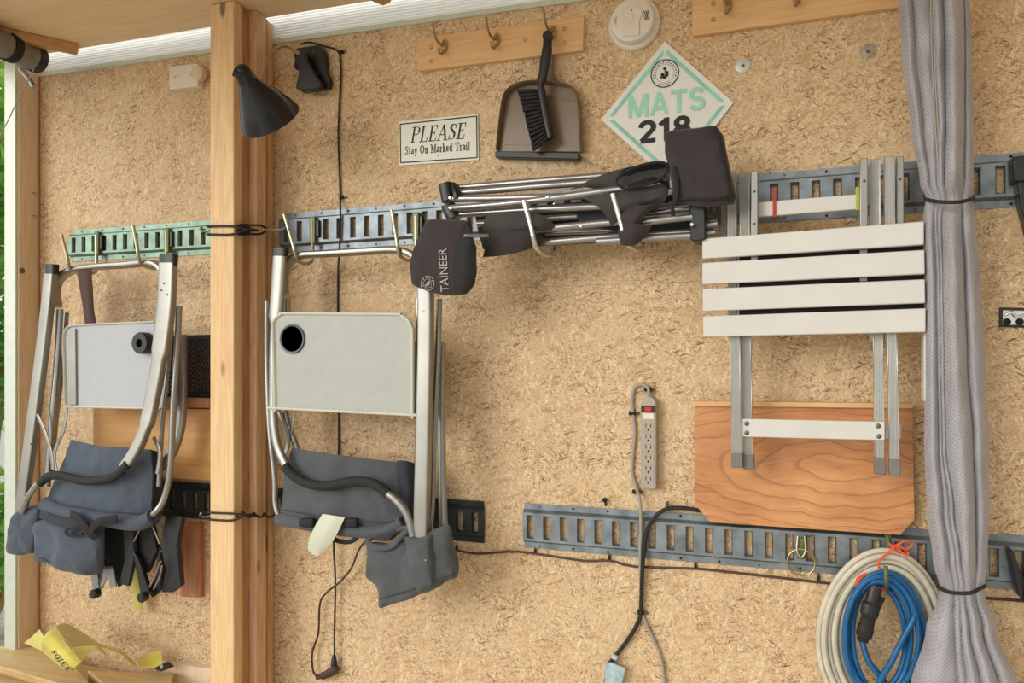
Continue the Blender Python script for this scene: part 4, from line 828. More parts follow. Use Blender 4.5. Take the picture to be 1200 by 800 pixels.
MB().slab([(467, 142), (560, 133), (561, 187.5), (467.5, 194)], 0, .006).build('panel', M['signg'], ps, bevel=.001)
ins = [(469, 145.5), (558.5, 136), (559, 184.5), (469.5, 190.5)]
mb = MB()
for i in range(4):
    mb.sweep([P(*ins[i], .0066), P(*ins[(i+1) % 4], .0066)], .0018, .0003, n=4, ref=(0, 1, 0))
mb.build('border', M['ink'], ps, smooth=0)
wtext(ps, serif('PLEASE', .05, .14, .22), (480.5, 167), (545, 162), 17.5, .0068, M['ink'])
wtext(ps, serif('Stay On Marked Trail', .07, .13), (474.5, 181), (551, 175.5), 9.2, .0068, M['ink'])
rivets(ps, [(513, 148), (513.5, 182)], .0066, .002)
# dustpan
dpn = thing('dustpan', 'taupe plastic dustpan hanging on the wall behind the black brush', 'dustpan', P(632, 182, 0))
do_ = [(582, 178), (586, 140), (591, 112), (598, 101), (610, 96), (626, 95), (631, 88), (633, 60), (648, 60), (648, 88), (655, 95), (668, 99), (676, 108), (679, 120), (681, 150), (683, 178)]
MB().slab(do_, .008, .016).build('pan', M['taupe'], dpn, bevel=.002)
MB().slab([(580, 177), (678, 178.5), (678, 186.5), (580, 184)], .006, .036).build('front_lip', M['black'], dpn, bevel=.002)
mb = MB(); mb.sweep(cat(W([(583, 176, .022), (588, 130, .03), (594, 108, .03), (610, 98, .03), (630, 96, .028), (655, 98, .03), (670, 103, .03), (678, 120, .03), (681, 176, .022)]), 6), .0035, .014, n=8); mb.build('rolled_rim', M['taupe'], dpn)
MB().slab([(590, 168), (678, 170), (678, 171.3), (590, 169.2)], .015, .0175).build('crease', M['taupe'], dpn)
MB().slab([(642, 114), (674, 118), (674, 119), (642, 115)], .015, .0175).build('crease', M['taupe'], dpn)
br = thing('hand_brush', 'black hand brush hanging from a hook in front of the dustpan', 'brush', P(632, 175, .05))
mb = MB(); mb.sweep(cat(W([(642, 44, .055), (641, 60, .06), (637, 85, .06), (634, 100, .06), (635, 112, .06), (640, 140, .06), (645, 162, .06)]), 8), [.013, .015, .013, .009, .012, .013, .011]*1, .009, n=14, sq=2.6); mb.build('handle', M['black'], br)
MB().lathe(P(642, 42.5, .055), (0, -1, 0), [(-.008, .014), (.008, .014), (.010, .012), (.010, 0)], 20).build('hanging_eye', M['black'], br)
mb = MB(); mb.slab([(628, 104), (634, 102), (645, 160), (642, 164), (636, 163)], .045, .066); mb.build('bristle_holder', M['black'], br, bevel=.003)
mb = MB(); R_ = random.Random(3)
for i in range(15):
    for j in range(5):
        s_ = i/14; x = 630 + 11*s_; y = 106 + 56*s_; d = .044 + .006*j
        L_ = 22 - 6*s_; A = P(x, y, d); B = P(x-L_ + R_.uniform(-1, 1), y + 1 + 12*s_**1.5 + R_.uniform(-.8, .8), d + R_.uniform(-.004, .004))
        mb.sweep([A, A.lerp(B, .5), B], [.0042, .006, .0052], n=7)
mb.build('bristles', M['bristle'], br)
# discs
def disc(px, py, rp, label, m):
    t = thing('round_disc', label, 'disc', P(px, py, 0)); r = rp*S(px)
    MB().lathe(P(px, py, 0), (0, -1, 0), [(0, r), (.003, r), (.004, r*.9), (.004, 0)], 28).build('washer', m, t)
    MB().lathe(P(px, py, .004), (0, -1, 0), [(0, r*.25), (.003, r*.2), (.003, 0)], 12).build('screw', M['screwm'], t)
disc(870.5, 77, 8.8, 'small white metal disc to the right of the diamond sign', plain('white_disc', srgb(206, 206, 198), .4, .2, .06, 60))
disc(1017, 60, 8.5, 'small grey printed disc between hook board and curtain', plain('grey_disc', srgb(172, 160, 144), .5, .2, .3, 90))
# white box left of post
bx = thing('junction_box', 'small white plastic box with a beige round cap left of the post', 'box', P(215, 104, 0))
MB().slab([(198, 78), (232, 74), (232, 101), (198, 104.5)], 0, .03).build('case', M['plastic_w'], bx, bevel=.003)
MB().lathe(P(235.5, 88, .012), (0, -1, 0), [(0, .026), (.02, .026), (.023, .022), (.023, 0)], 24).build('cap', M['jamb'], bx)
for x, y in ((205, 90), (209, 89)): MB().lathe(P(x, y, .03), (0, -1, 0), [(0, .002), (.001, .002), (.001, 0)], 8).build('screw', M['screwm'], bx)
MB().slab([(223, 85), (225.5, 85), (225.5, 89), (223, 89)], .03, .0315).build('indicator_light', M['redboard'], bx)
# chrome plate at right
cp = thing('latch_plate', 'chrome latch plate with two round holes at right edge', 'latch plate', P(1186, 383, 0))
MB().slab([(1171, 360), (1215, 361), (1215, 384), (1171, 383)], 0, .004).build('backing', M['black'], cp, bevel=.001)
MB().slab([(1175, 363), (1212, 364), (1212, 381), (1175, 380.5)], .004, .009).build('plate', M['chrome'], cp, bevel=.002)
for x in (1180, 1195): MB().lathe(P(x, 377, .009), (0, -1, 0), [(0, .0085), (.0012, .0085), (.0012, 0)], 20).build('hole', M['darkhole'], cp)
mb = MB(); tube(mb, [(1178, 369, .011), (1186, 366, .013), (1192, 371, .013), (1204, 368, .011)], .004, k=5); mb.build('latch_bar', M['chrome'], cp)

# ------------------------------------------------------------------ clip lamp
lampt = thing('clip_lamp', 'black clip-on lamp with tan gooseneck beside the top of the post', 'lamp', P(364, 108, .02))
a0 = P(284, 84, .35); a1 = P(317, 141, .235); axv = a1 - a0; La = axv.length
M['lampblack'] = plain('glossy_black_enamel', srgb(22, 22, 22), .22, 0, .1, 8, .02)
MB().lathe(a0, axv, [(-.020, .0), (-.019, .010), (-.014, .018), (-.004, .024), (.010, .0265), (.02, .027), (.034, .031), (La*.55, .062), (La*.8, .083), (La, .094), (La, .0925), (La*.8, .081), (La*.5, .056), (.03, .027), (.03, 0)], 40).build('lamp_shade', M['lampblack'], lampt, smooth=60)
MB().lathe(a0, axv, [(.03, .012), (.07, .014), (.11, .03), (.135, .03), (.155, .018), (.16, 0)], 20).build('bulb', plain('lamp_bulb', srgb(220, 218, 206), .3), lampt)
MB().lathe(P(282, 88, .36), (-.6, -.5, .3), [(0, .012), (.02, .012), (.02, 0)], 14).build('switch_knob', M['black'], lampt)
mb = MB(); tube(mb, [(304, 102, .285), (308, 88, .26), (314, 68, .21), (325, 56, .16), (337, 54, .11), (350, 63, .08)], .006, k=8); mb.build('gooseneck', plain('tan_gooseneck', srgb(172, 140, 104), .35, .5), lampt)
MB().slab(rrect([(346, 56), (374, 52), (381, 60), (382, 82), (387, 94), (385, 104), (352, 108), (352, 90), (350, 75)], [3, 4, 4, 2, 4, 3, 3, 1, 1], 3), .004, .022).build('clamp_jaw', M['black'], lampt, bevel=.003)
MB().slab(rrect([(342, 62), (356, 58), (361, 74), (372, 92), (377, 98), (374, 104), (352, 106), (346, 103), (350, 84)], [4, 4, 1, 2, 3, 3, 2, 2, 1], 3), .035, .055).build('clamp_jaw', M['black'], lampt, bevel=.004)
MB().lathe(P(368, 60, .022), (0, -1, 0), [(0, .004), (.003, .004), (.003, 0)], 10).build('screw', M['screwm'], lampt)
MB().lathe(P(355, 80, .02), (0, -1, 0), [(0, .014), (.03, .014), (.03, 0)], 16).build('spring_pivot', M['blackm'], lampt)
mb = MB(); tube(mb, [(352, 52, .05), (362, 49.5, .03), (380, 54, .012), (396, 60, .007), (399, 75, .006), (399, 97, .006), (397, 140, .006), (396.5, 163, .006), (398, 205, .006), (399, 232, .006), (399, 243, .024), (399, 270, .025), (397.5, 297, .024), (396, 330, .006), (396, 420, .006), (397, 520, .006), (394, 580, .026), (393, 600, .026), (391, 638, .024), (393, 680, .02), (392, 740, .02), (392, 772, .02)], .0032, k=6, n=8)
mb.build('power_cord', M['black'], lampt)
MB().lathe(P(391.5, 767, .02), (0, 0, -1), [(0, .005), (.012, .008), (.03, .011), (.034, .009), (.034, 0)], 14).build('plug', M['black'], lampt)
def clip(px, py, label, s_=1.0, d=.0, horiz=True, m='blackm', group='black cable clips along the wall'):
    t = thing('cable_clip', label, 'cable clip', P(px, py, d), group); c = P(px, py, d+.004); k = .0075*s_
    mb = MB(); mb.sweep([c + Vector((-k if horiz else 0, 0, 0 if horiz else -k)), c + Vector((k if horiz else 0, 0, 0 if horiz else k))], k*.7, .0075*s_, n=10, sq=3); mb.build('saddle', M[m], t)
    c2 = c + (Vector((k*1.7, 0, 0)) if horiz == 1 else Vector((-k*1.7, 0, 0)) if horiz else Vector((0, 0, k*1.6)))
    MB().lathe(c2 + Vector((0, .003, 0)), (0, -1, 0), [(0, .004*s_), (.006, .004*s_), (.008, .002), (.008, 0)], 10).build('nail', M['screwm'], t)
clip(400, 61, 'black cable clip at the corner of the lamp cord'); clip(401, 231, 'black cable clip on the lamp cord above the track')

# ------------------------------------------------------------------ cords
mb = MB(); tube(mb, [(374, 794, .02), (367, 786, .02), (366, 764, .02), (373, 742, .02), (375, 707, .02), (384, 693, .025), (398, 682, .03), (412, 665, .03), (423, 640, .03), (445, 622, .03), (480, 628, .02), (515, 641, .01), (533, 644, .008), (560, 648.5, .008), (601, 646, .008), (630, 649, .006), (664, 654, .006), (687, 657, .006), (715, 657, .006), (744, 663.5, .006), (813, 666, .006), (845, 669, .006), (908, 676, .006), (960, 682, .006), (1040, 690, .006), (1120, 698, .006), (1161, 701, .006), (1215, 705, .006)], .0034, k=6, n=8)
bc_ = thing('brown_cord', 'thin brown cord running along the wall below the lower track', 'cord', P(700, 660, 0)); mb.build('cable', M['browncord'], bc_)
mb = MB(); mb.sweep(cat(W([(372, 793, .02), (380, 791, .021), (388, 787, .021), (395, 782, .021)]), 6), [.008, .012, .014, .012], .010, n=12, sq=3); mb.build('socket_end', M['browncord'], bc_)
for x, y, l in ((627, 646, 'small black clip on brown cord at the left end of the lower grey track'), (714, 653, 'small black clip on brown cord left of the grey and black cables'), (815, 663, 'small black clip on brown cord right of the grey and black cables'), (535, 642, 'small black clip on brown cord beside the dark track'), (959, 677, 'small black clip on brown cord left of the hose coil')): clip(x, y, l, .7, 0, False)
st = thing('power_strip', 'grey power strip with six outlets mounted upright on the wall', 'power strip', P(762, 574, 0))
kx = S(760); pc0 = P(759.5, 466, .04); pc1 = P(759.5, 573, .04); wd = 9*kx; X0 = pc0.x
bo = [Vector((X0-wd, -.036, pc1.z+.004)), Vector((X0-wd+.004, -.036, pc1.z)), Vector((X0+wd-.004, -.036, pc1.z)), Vector((X0+wd, -.036, pc1.z+.004)), Vector((X0+wd, -.036, pc0.z-.02))] + [Vector((X0+wd*math.cos(a_), -.036, pc0.z-.02+.024*math.sin(a_))) for a_ in [PI*k/10 for k in range(1, 10)]] + [Vector((X0-wd, -.036, pc0.z-.02))]
MB().prism(bo, Vector((0, .034, 0))).build('case', M['grey_plastic'], st, bevel=.005, seg=3)
MB().box((X0-.020, -.038, pc0.z-.040), (X0+.020, -.036, pc0.z-.022)).build('switch_frame', M['black'], st, bevel=.001)
MB().box((X0-.010, -.041, pc0.z-.037), (X0+.010, -.037, pc0.z-.025)).build('rocker_switch', M['red'], st, bevel=.002)
MB().box((X0-.015, -.0375, pc0.z-.058), (X0+.015, -.036, pc0.z-.042)).build('label_panel', M['plastic_w'], st, bevel=.001)
pit = (pc0.z-.066 - (pc1.z+.010))/6
for i in range(6):
    zc_ = pc0.z - .066 - pit*(i+.5)
    ou = MB().box((X0-.015, -.0372, zc_-pit*.42), (X0+.015, -.0358, zc_+pit*.42)).build('outlet', M['grey_plastic'], st, bevel=.0006)
    mb = MB(); mb.box((X0-.0075, -.0378, zc_-.001), (X0-.0055, -.0365, zc_+.009)); mb.box((X0+.0055, -.0378, zc_-.001), (X0+.0075, -.0365, zc_+.009)); mb.lathe(Vector((X0, -.0365, zc_-.007)), (0, -1, 0), [(0, .0028), (.0013, .0028), (.0013, 0)], 10); mb.build('socket_slots', M['darkhole'], ou)
mb = MB(); tube(mb, [(759.5, 463, .018), (759.5, 455, .018), (752, 450.5, .012), (744, 454, .008), (741, 467, .007), (742, 485, .007), (744, 507, .007), (741, 542, .007), (741.5, 557, .007), (746, 572, .01), (750, 588, .03), (751, 620, .031), (750, 648, .03), (751, 690, .008), (752, 716, .008), (757, 730, .008), (766, 750, .008), (775, 772, .008), (779, 806, .008)], .0045, k=8, n=10); mb.build('power_cord', M['greycord'], st)
for x, y, l in ((759, 456, 'black and white cable clip on top of the power strip'), (741, 484, 'black and white cable clip left of the power strip switch'), (745, 576, 'black and white cable clip near the bottom of the power strip'), (751, 717, 'black cable clip where the grey and black cables part')): clip(x, y, l, 1.15, 0, True)
clip(782, 594, 'pale cable clip where the black cable meets the lower grey track', 1.0, .012, False, 'screwm')
bk = thing('black_cable', 'thick black cable with a pale blue tag running down from birch panel', 'cable', P(751, 700, 0))
mb = MB(); tube(mb, [(840, 599, .012), (820, 598, .022), (801, 595, .024), (782, 596, .026), (768, 605, .028), (758, 622, .03), (754, 650, .03), (752, 687, .016), (751, 715, .012), (748, 728, .012), (738, 746, .012), (723, 766, .012), (713, 780, .012), (710, 800, .012)], .0058, k=8, n=10); mb.build('cable', M['black'], bk)
MB().slab([(709, 779), (715, 776), (733, 783), (729, 800), (712, 806), (708, 806)], .022, .028).build('tag', M['clear'], bk, bevel=.001)
MB().slab([(718, 766), (724, 769), (722, 774), (716, 771)], .004, .022).build('cable_tie', M['clear'], bk, bevel=.001)
tag(MB().lathe(P(710, 592, 0), (0, -.6, .8), [(0, .003), (.02, .003), (.02, .007), (.024, .007), (.024, 0)], 10).build('wall_screw', M['blackm']), 'black screw sticking out above the lower grey track', 'screw')

# ------------------------------------------------------------------ bungee cords around the post
def bungee(yA, yB, yk, label, knot=True):
    t = thing('bungee_cord', label, 'bungee cord', P(285, yA+10, .2)); k = 0
    xa = P(246, 400, .192).x
    for y in (yA, yB):
        mb = MB(); zl = P(248, y, .197).z
        pts = [Vector((xa-.03, -.05, zl+.003)), Vector((xa-.008, -.12, zl)), Vector((xa-.006, -.19, zl)), Vector((xa+.006, -.198, zl)), P(272, y+(0 if knot else 1), .198), P(290, yk, .175), P(302, yk+1, .13)]
        mb.sweep(cat(pts, 8), .0036, n=8); mb.build('cord', M['cordbraid'], t)
    if knot:
        mb = MB()
        for q in range(5): tube(mb, [(278+3*q, yk-6, .17-.008*q), (280+3*q, yk, .185-.008*q), (279+3*q, yk+6, .17-.008*q)], .004, k=4, n=8)
        mb.build('knot', M['blackm'], t)
        mb = MB(); tube(mb, [(290, yk-5, .165), (305, yk-5, .13), (312, yk, .10), (305, yk+5, .13), (290, yk+5, .165)], .0035, k=6, n=8); mb.build('loop', M['blackm'], t)
        mb = MB(); tube(mb, [(309, yk, .115), (322, yk, .06), (332, yk-1, .04), (334, yk-3, .025), (331, yk-4, .02)], .0028, k=5, n=8); mb.build('wire_hook', M['chrome'], t)
    else:
        mb = MB()
        for q in range(4): tube(mb, [(272+12*q, yk-5+q, .185-.03*q), (280+12*q, yk+3, .175-.03*q), (287+12*q, yk-2, .155-.03*q)], .0036, k=4, n=8)
        mb.build('knot', M['cordbraid'], t)
    mb = MB(); tube(mb, [(246, (yA+yB)/2, .12), (239, (yA+yB)/2+1, .06), (234, (yA+yB)/2, .03), (236, (yA+yB)/2-4, .02)], .0035, k=5, n=8); mb.build('wire_hook', M['chrome'], t)
bungee(265, 274.5, 269, 'black elastic cord looped round the post at the upper track')
bungee(600.5, 608.5, 603, 'striped black cord looped round the post at the lower track', False)

# ------------------------------------------------------------------ ring on lower track
rg = thing('tie_down_ring', 'brass-coloured ring hanging from the lower track under the birch panel', 'ring', P(939, 673, .02))
c = P(939, 658.5, .03); mb = MB(); rr = 15*S(939); mb.sweep([c + Vector((math.cos(a_)*rr, 0, math.sin(a_)*rr)) for a_ in [2*PI*k/40 for k in range(41)]], .0028, n=8); mb.build('ring', M['brass'], rg)
MB().slab([(935, 630), (943, 630), (944, 655), (934, 655)], .012, .026).build('latch_body', M['olive'], rg, bevel=.003)
mb = MB(); tube(mb, [(935, 628, .028), (934, 645, .034), (939, 653, .036), (944, 645, .034), (943, 628, .028)], .0025, k=6, n=8); mb.build('spring_clip', M['zinc'], rg)

# ------------------------------------------------------------------ hose coils
def coil(mb, cx, cy, loops, r, seed, jit=2.0, dd=.01):
    R_ = random.Random(seed)
    for (rx, ry, ox, oy, d) in loops:
        pts = []
        ph = R_.uniform(0, 6)
        for k in range(28):
            a_ = 2*PI*k/28; w_ = 1 + .012*math.sin(3*a_+ph)
            q = P(cx+ox+rx*w_*math.cos(a_), cy+oy-ry*w_*math.sin(a_), d + dd*math.sin(a_*2+ph)*.4); pts.append(q)
        mb.sweep(cat(pts, 3, closed=True) + [pts[0]], r, n=10, cap=False)
hw = thing('hose_coil', 'off-white hose coiled and hung under the lower track', 'hose', P(1035, 850, .05))
mb = MB(); coil(mb, 1034, 747, [(74, 101, 0, 0, .05), (68.5, 96, 1, 1, .062), (63, 91, 1, 1, .05), (57.5, 85, 2, 2, .064), (52, 79.5, 3, 3, .052), (70, 99, 2, 1, .036), (60, 88, 3, 2, .034)], .0072, 5)
mb.build('hose', M['whitehose'], hw)
hb = thing('hose_coil', 'blue hose coiled inside the off-white one', 'hose', P(1035, 830, .05))
mb = MB(); coil(mb, 1036, 745, [(47, 74, 0, 0, .09), (43, 70, -3, 1, .105), (44, 66, -1, -1, .088), (38, 66, -6, 2, .10), (40, 71, 3, 0, .086), (34, 62, -9, 3, .09)], .0066, 9)
tube(mb, [(1074, 716, .10), (1069, 728, .112), (1056, 752, .115), (1043, 778, .115), (1030, 800, .11), (1020, 830, .1)], .0072, k=6)
tube(mb, [(1010, 750, .08), (1018, 775, .09), (1035, 797, .09), (1050, 830, .08)], .0072, k=6)
mb.build('hose', M['bluehose'], hb)
mb = MB(); mb.sweep(cat(W([(1026, 688, .12), (1021, 708, .13), (1016, 730, .13), (1011, 749, .12)]), 8), [.015]*8+[.020]*5+[.016]*5+[.018]*4+[.013]*3, None, n=14, sq=3); mb.build('connector', M['black'], hb)
mb = MB(); mb.sweep(cat(W([(1034, 700, .125), (1028, 712, .135), (1024, 722, .13)]), 5), .007, n=10); mb.build('release_lever', M['blackm'], hb)
th_ = thing('orange_twine', 'bright orange twine knotted around the tops of the hose coils', 'twine', P(1045, 640, .07))
mb = MB(); R_ = random.Random(12)
tube(mb, [(1045, 641, .05), (1052, 638, .07), (1062, 643, .07), (1070, 636, .07), (1060, 634, .08), (1048, 640, .08), (1042, 636, .08), (1050, 646, .08), (1064, 648, .07), (1055, 641, .075), (1046, 644, .075)], .0022, k=6, n=6)
tube(mb, [(1048, 641, .08), (1040, 648, .082), (1031, 656, .084), (1030, 664, .084), (1034, 669, .082), (1034, 676, .07)], .0026, k=6, n=6)
tube(mb, [(1003, 692, .085), (1005, 682, .088), (1014, 673, .09), (1018, 681, .092), (1028, 689, .11), (1038, 691, .1)], .0024, k=6, n=6)
tube(mb, [(1003, 683, .08), (1006, 676, .09), (1016, 671, .09)], .0024, k=6, n=6)
tube(mb, [(1052, 643, .08), (1062, 651, .085), (1065, 647, .08)], .002, k=6, n=6)
mb.build('twine', M['orange'], th_)
hk = thing('hose_hook', 'olive metal hook carrying the hose coils', 'hook', P(1038, 690, .05))
mb = MB(); tube(mb, [(1040, 628, .02), (1041, 640, .03), (1041, 650, .035), (1041, 668, .03), (1040, 684, .05), (1039, 690, .09), (1038.5, 682, .128), (1038, 663, .13)], .0052, k=7, n=10); mb.build('rod', M['olive'], hk)
MB().slab([(1037, 624), (1045, 624), (1045, 650), (1037, 650)], .006, .022).build('latch_plate', M['olive'], hk, bevel=.002)

# ------------------------------------------------------------------ black brackets at right edge
def bracket(pts, d0, d1, label):
    t = thing('folding_bracket', label, 'bracket', P(pts[0][0][0], pts[0][0][1], d0), 'black brackets at right edge')
    for i, q in enumerate(pts): MB().slab(q, d0, d1 - .01*i).build('plate' if i == 0 else 'arm', M['black'], t, bevel=.003)
bracket([[(1187, 183), (1222, 180), (1222, 211), (1188, 212)], [(1192, 211), (1203, 211), (1222, 300), (1212, 300), (1196, 240)]], .018, .07, 'black bracket on the upper track at the right edge')
bracket([[(1182, 646), (1187, 644), (1199, 676), (1199, 700), (1193, 698)], [(1197, 676), (1222, 676), (1222, 712), (1199, 706)]], .018, .06, 'black bracket on the lower track at the right edge')

# ------------------------------------------------------------------ curtain
def curtain():
    keys = [(-40, 1050, 1135, [0, .20, .46, .64, .93, 1]), (60, 1056, 1139, [0, .20, .45, .62, .90, 1]), (150, 1067, 1141, [0, .20, .42, .56, .86, 1]), (215, 1078, 1141, [0, .18, .32, .46, .82, 1]), (233, 1085, 1140, [0, .18, .32, .46, .78, 1]),
            (252, 1082, 1143, [0, .20, .27, .36, .74, 1]), (330, 1084, 1149, [0, .20, .27, .33, .72, 1]), (420, 1084, 1155, [0, .20, .26, .32, .70, 1]), (520, 1083, 1159, [0, .22, .28, .34, .76, 1]), (600, 1086, 1160, [0, .26, .36, .44, .78, 1]),
            (655, 1093, 1157, [0, .30, .42, .52, .80, 1]), (689, 1101, 1154, [0, .32, .44, .56, .80, 1]), (700, 1099, 1155, [0, .34, .46, .58, .80, 1]), (735, 1085, 1168, [0, .40, .50, .62, .80, 1]), (810, 1066, 1194, [0, .45, .53, .66, .82, 1]), (860, 1058, 1204, [0, .46, .53, .66, .82, 1])]
    amps = [.026, .008, .022, .040, .026]
    NV, NU = 170, 132
    def interp(y):
        for i in range(len(keys)-1):
            if keys[i][0] <= y <= keys[i+1][0]:
                t_ = (y-keys[i][0])/(keys[i+1][0]-keys[i][0]); t_ = t_*t_*(3-2*t_) ; A, B = keys[i], keys[i+1]
                return A[1]+(B[1]-A[1])*t_, A[2]+(B[2]-A[2])*t_, [p+(q-p)*t_ for p, q in zip(A[3], B[3])]
    front = []; 
    for j in range(NV+1):
        y = -40 + 900*j/NV; xl, xr, fb = interp(y)
        pinch = min(1, .35 + .65*min(1, min(abs(y-233), abs(y-691))/35.0))
        row = []
        for i in range(NU+1):
            u = i/NU; k = 0
            while k < 4 and u > fb[k+1]: k += 1
            s_ = (u-fb[k])/max(1e-6, fb[k+1]-fb[k]); s_ = min(1, max(0, s_))
            bulge = min(amps[k]*1.1, .75*(fb[k+1]-fb[k])*(xr-xl)*.0024)*(math.sin(PI*s_)**.62 if 0 < s_ < 1 else 0)*pinch
            rnd = .05*math.sin(PI*min(1, max(0, u)))**.5*(.5+.5*pinch)
            d = .145 + rnd + bulge + .006*noise.noise(Vector((u*3, y*.012, 2))) + .003*noise.noise(Vector((u*11, y*.04, 8)))
            row.append(P(xl+(xr-xl)*u, y, d))
        # back side closing
        for i in range(NU//4+1):
            u = 1 - i/(NU//4); d = .145 - .015*math.sin(PI*u)
            row.append(P(xl+(xr-xl)*u, y, d))
        front.append(row)
    n = len(front[0]); vs = [p for r in front for p in r]
    fs = [(j*n+i, j*n+(i+1) % n, (j+1)*n+(i+1) % n, (j+1)*n+i) for j in range(NV) for i in range(n)]
    return MB().add(vs, fs)
ct = NT('grey_perforated_fabric')
vx = ct.n('ShaderNodeTexVoronoi'); vx.inputs['Scale'].default_value = 1; vx.inputs['Randomness'].default_value = .1; ct.l(ct.map((150, .001, 150), (0, .7, 0)), vx.inputs['Vector'])
dots = ct.ramp(vx.outputs['Distance'], [(.16, (1, 1, 1)), (.30, (0, 0, 0))]); nz = ct.noise(ct.map(), 12, 5)
cc_ = ct.ramp(nz, [(.3, srgb(152, 149, 152)), (.7, srgb(172, 169, 173))]); ct.l(ct.mix(ct.math('MULTIPLY', dots, .4), cc_, srgb(92, 86, 94)), ct.b.inputs['Base Color'])
ct.b.inputs['Roughness'].default_value = .75; ct.b.inputs['Sheen Weight'].default_value = .2; ct.bump(ct.math('SUBTRACT', ct.noise(ct.map(), 400, 2), dots), .3, .001)
CT = thing('curtain', 'long grey perforated curtain gathered and tied twice, right of the table', 'curtain', P(1120, 800, .1))
curtain().build('cloth', ct.m, CT, smooth=60)
def tie(y0, xl, xr, sag, label):
    mb = MB(); xm = (xl+xr)/2
    tube(mb, [(xl+6, y0-2, .12), (xl-1, y0, .148), (xl+8, y0+sag, .208), (xm-8, y0+sag*1.5, .238), (xm+10, y0+sag*1.5, .24), (xr-8, y0+sag*.8, .215), (xr+1, y0-1, .148), (xr-6, y0-3, .12)], .0042, k=8, n=8)
    o = mb.build('curtain_tie', M['cordbraid']); tag(o, label, 'cord', 'black cords round the curtain')
tie(233, 1086, 1140, 2.5, 'thin black cord round the curtain at the upper track'); tie(687, 1100, 1153, 5, 'thin black cord round the curtain at the lower track')
mb = MB()
for off in (0, 3): tube(mb, [(1090-off+3, -30, .215), (1092-off+3, 60, .213), (1095-off+3, 130, .211), (1100-off+2, 190, .208)], .0012, k=6, n=6)
mb.build('hem_stitching', M['grey_plastic'], CT)

# ------------------------------------------------------------------ roller, bench and strap at left
zr = zc(XL) - .085
A = Q(52, 68, zr+.0); xr_ = A.x
rl = thing('rolled_tarp', 'grey and black rolled-up tarp under the ceiling above the opening', 'tarp roll', (xr_-.06, A.y-.3, zr-.04))
yr = min(A.y, -.10)
dirr = (Q(10, 52, zr) - Q(46, 68, zr)).normalized()
base = P(44, 70, .13)
MB().lathe(base, dirr, [(0, .0), (0, .045), (.02, .047), (.14, .044), (.5, .047), (1.2, .046), (1.2, 0)], 28).build('tarp', M['tarp'], rl)
MB().lathe(base, -dirr, [(-.03, .049), (.002, .049), (.002, .032), (.004, .032), (.01, .012), (.02, .012), (.02, 0)], 28).build('end_cap', M['black'], rl)
MB().lathe(base, dirr, [(.10, .0465), (.10, .05), (.13, .05), (.13, .0465)], 28).build('strap', M['blackm'], rl)
mb = MB(); tube(mb, [(40, 80, .17), (30, 100, .17), (18, 123, .17), (9, 142, .17), (-10, 178, .17)], .002, k=4, n=6)
tag(mb.build('pull_line', M['greycord']), 'thin grey line running down from the rolled tarp', 'line')
mb = MB(); tube(mb, [(24, 80, .12), (34, 92, .12), (40, 102, .12)], .010, k=4, n=10)
tag(mb.build('support_bracket', M['steel']), 'short grey metal bracket under the rolled tarp at the jamb', 'bracket')
for x, y, l in ((40, 226, 'small brass hook on the jamb, upper of two'), (40, 253, 'small brass hook on the jamb, lower of two')):
    mb = MB(); q = Vector((XL, P(x, y, .03).y, P(x, y, .03).z)); mb.sweep(cat([q, q+Vector((.014, 0, .001)), q+Vector((.02, 0, -.004)), q+Vector((.016, 0, -.01))], 4), .002, n=8)
    tag(mb.build('jamb_hook', M['brass']), l, 'hook', 'tiny hooks on the jamb')
mb = MB().lathe((XL, P(27, 317, .07).y, P(27, 317, .07).z), (1, 0, 0), [(0, .011), (.002, .011), (.002, .006), (.003, .005), (.003, 0)], 16)
tag(mb.build('jamb_bolt', M['screwm']), 'round bolt head on the jamb near the left chair top', 'bolt')

zb = .34
def flat(pts, z0, z1): return MB().prism([Q(x, y, z1) for x, y in pts], Vector((0, 0, z0-z1)))
bn = thing('bench', 'pale plywood bench in the lower left corner', 'bench', (XL+.15, -.3, 0))
bt_ = zb - .052
wy = -.005
e0 = Q(0, 757, zb); 
MB().prism([(XL+.01, wy, bt_), (P(203, 770, 0).x+.02, wy, bt_), (P(203, 770, 0).x+.02, -.62, bt_), (XL-.02, -.62, bt_), (XL-.02, -.1, bt_), (XL+.01, -.1, bt_)], Vector((0, 0, -.018))).build('bench_top', M['benchply'], bn, bevel=.001)
for x, y in ((XL+.05, -.06), (P(195, 770, 0).x, -.06), (XL+.05, -.57), (P(195, 770, 0).x, -.57)): MB().box((x-.02, y-.02, 0), (x+.02, y+.02, bt_-.018)).build('leg', M['pine3'], bn, bevel=.002)
pl = NT('ply_layers'); sx_ = pl.n('ShaderNodeSeparateXYZ'); pl.l(pl.tc.outputs['Object'], sx_.inputs[0])
st_ = pl.math('SINE', pl.math('MULTIPLY', sx_.outputs[2], 900)); fn = pl.noise(pl.map((1, 9, 9)), 5, 5)
pl.l(pl.mix(pl.ramp(st_, [(.3, (0, 0, 0)), (.8, (.55, .55, .55))]), pl.ramp(fn, [(.3, srgb(196, 162, 106)), (.7, srgb(222, 194, 140))]), srgb(150, 112, 66)), pl.b.inputs['Base Color']); pl.b.inputs['Roughness'].default_value = .6
bn2 = thing('plywood_stack', 'stack of plywood sheets lying on the bench under the yellow strap', 'plywood', Q(40, 775, zb-.05))
o1 = [(-60, 757), (28, 757), (60, 760), (90, 784), (118, 815), (68, 800), (0, 780), (-60, 763)]
flat(o1, zb-.008, zb).build('sheet', M['benchply'], bn2, bevel=.001)
flat([(x, y+.5) for x, y in o1], zb-.028, zb-.0085).build('sheet', pl.m, bn2); flat([(x-1, y+2) for x, y in o1], zb-.051, zb-.030).build('sheet', pl.m, bn2)
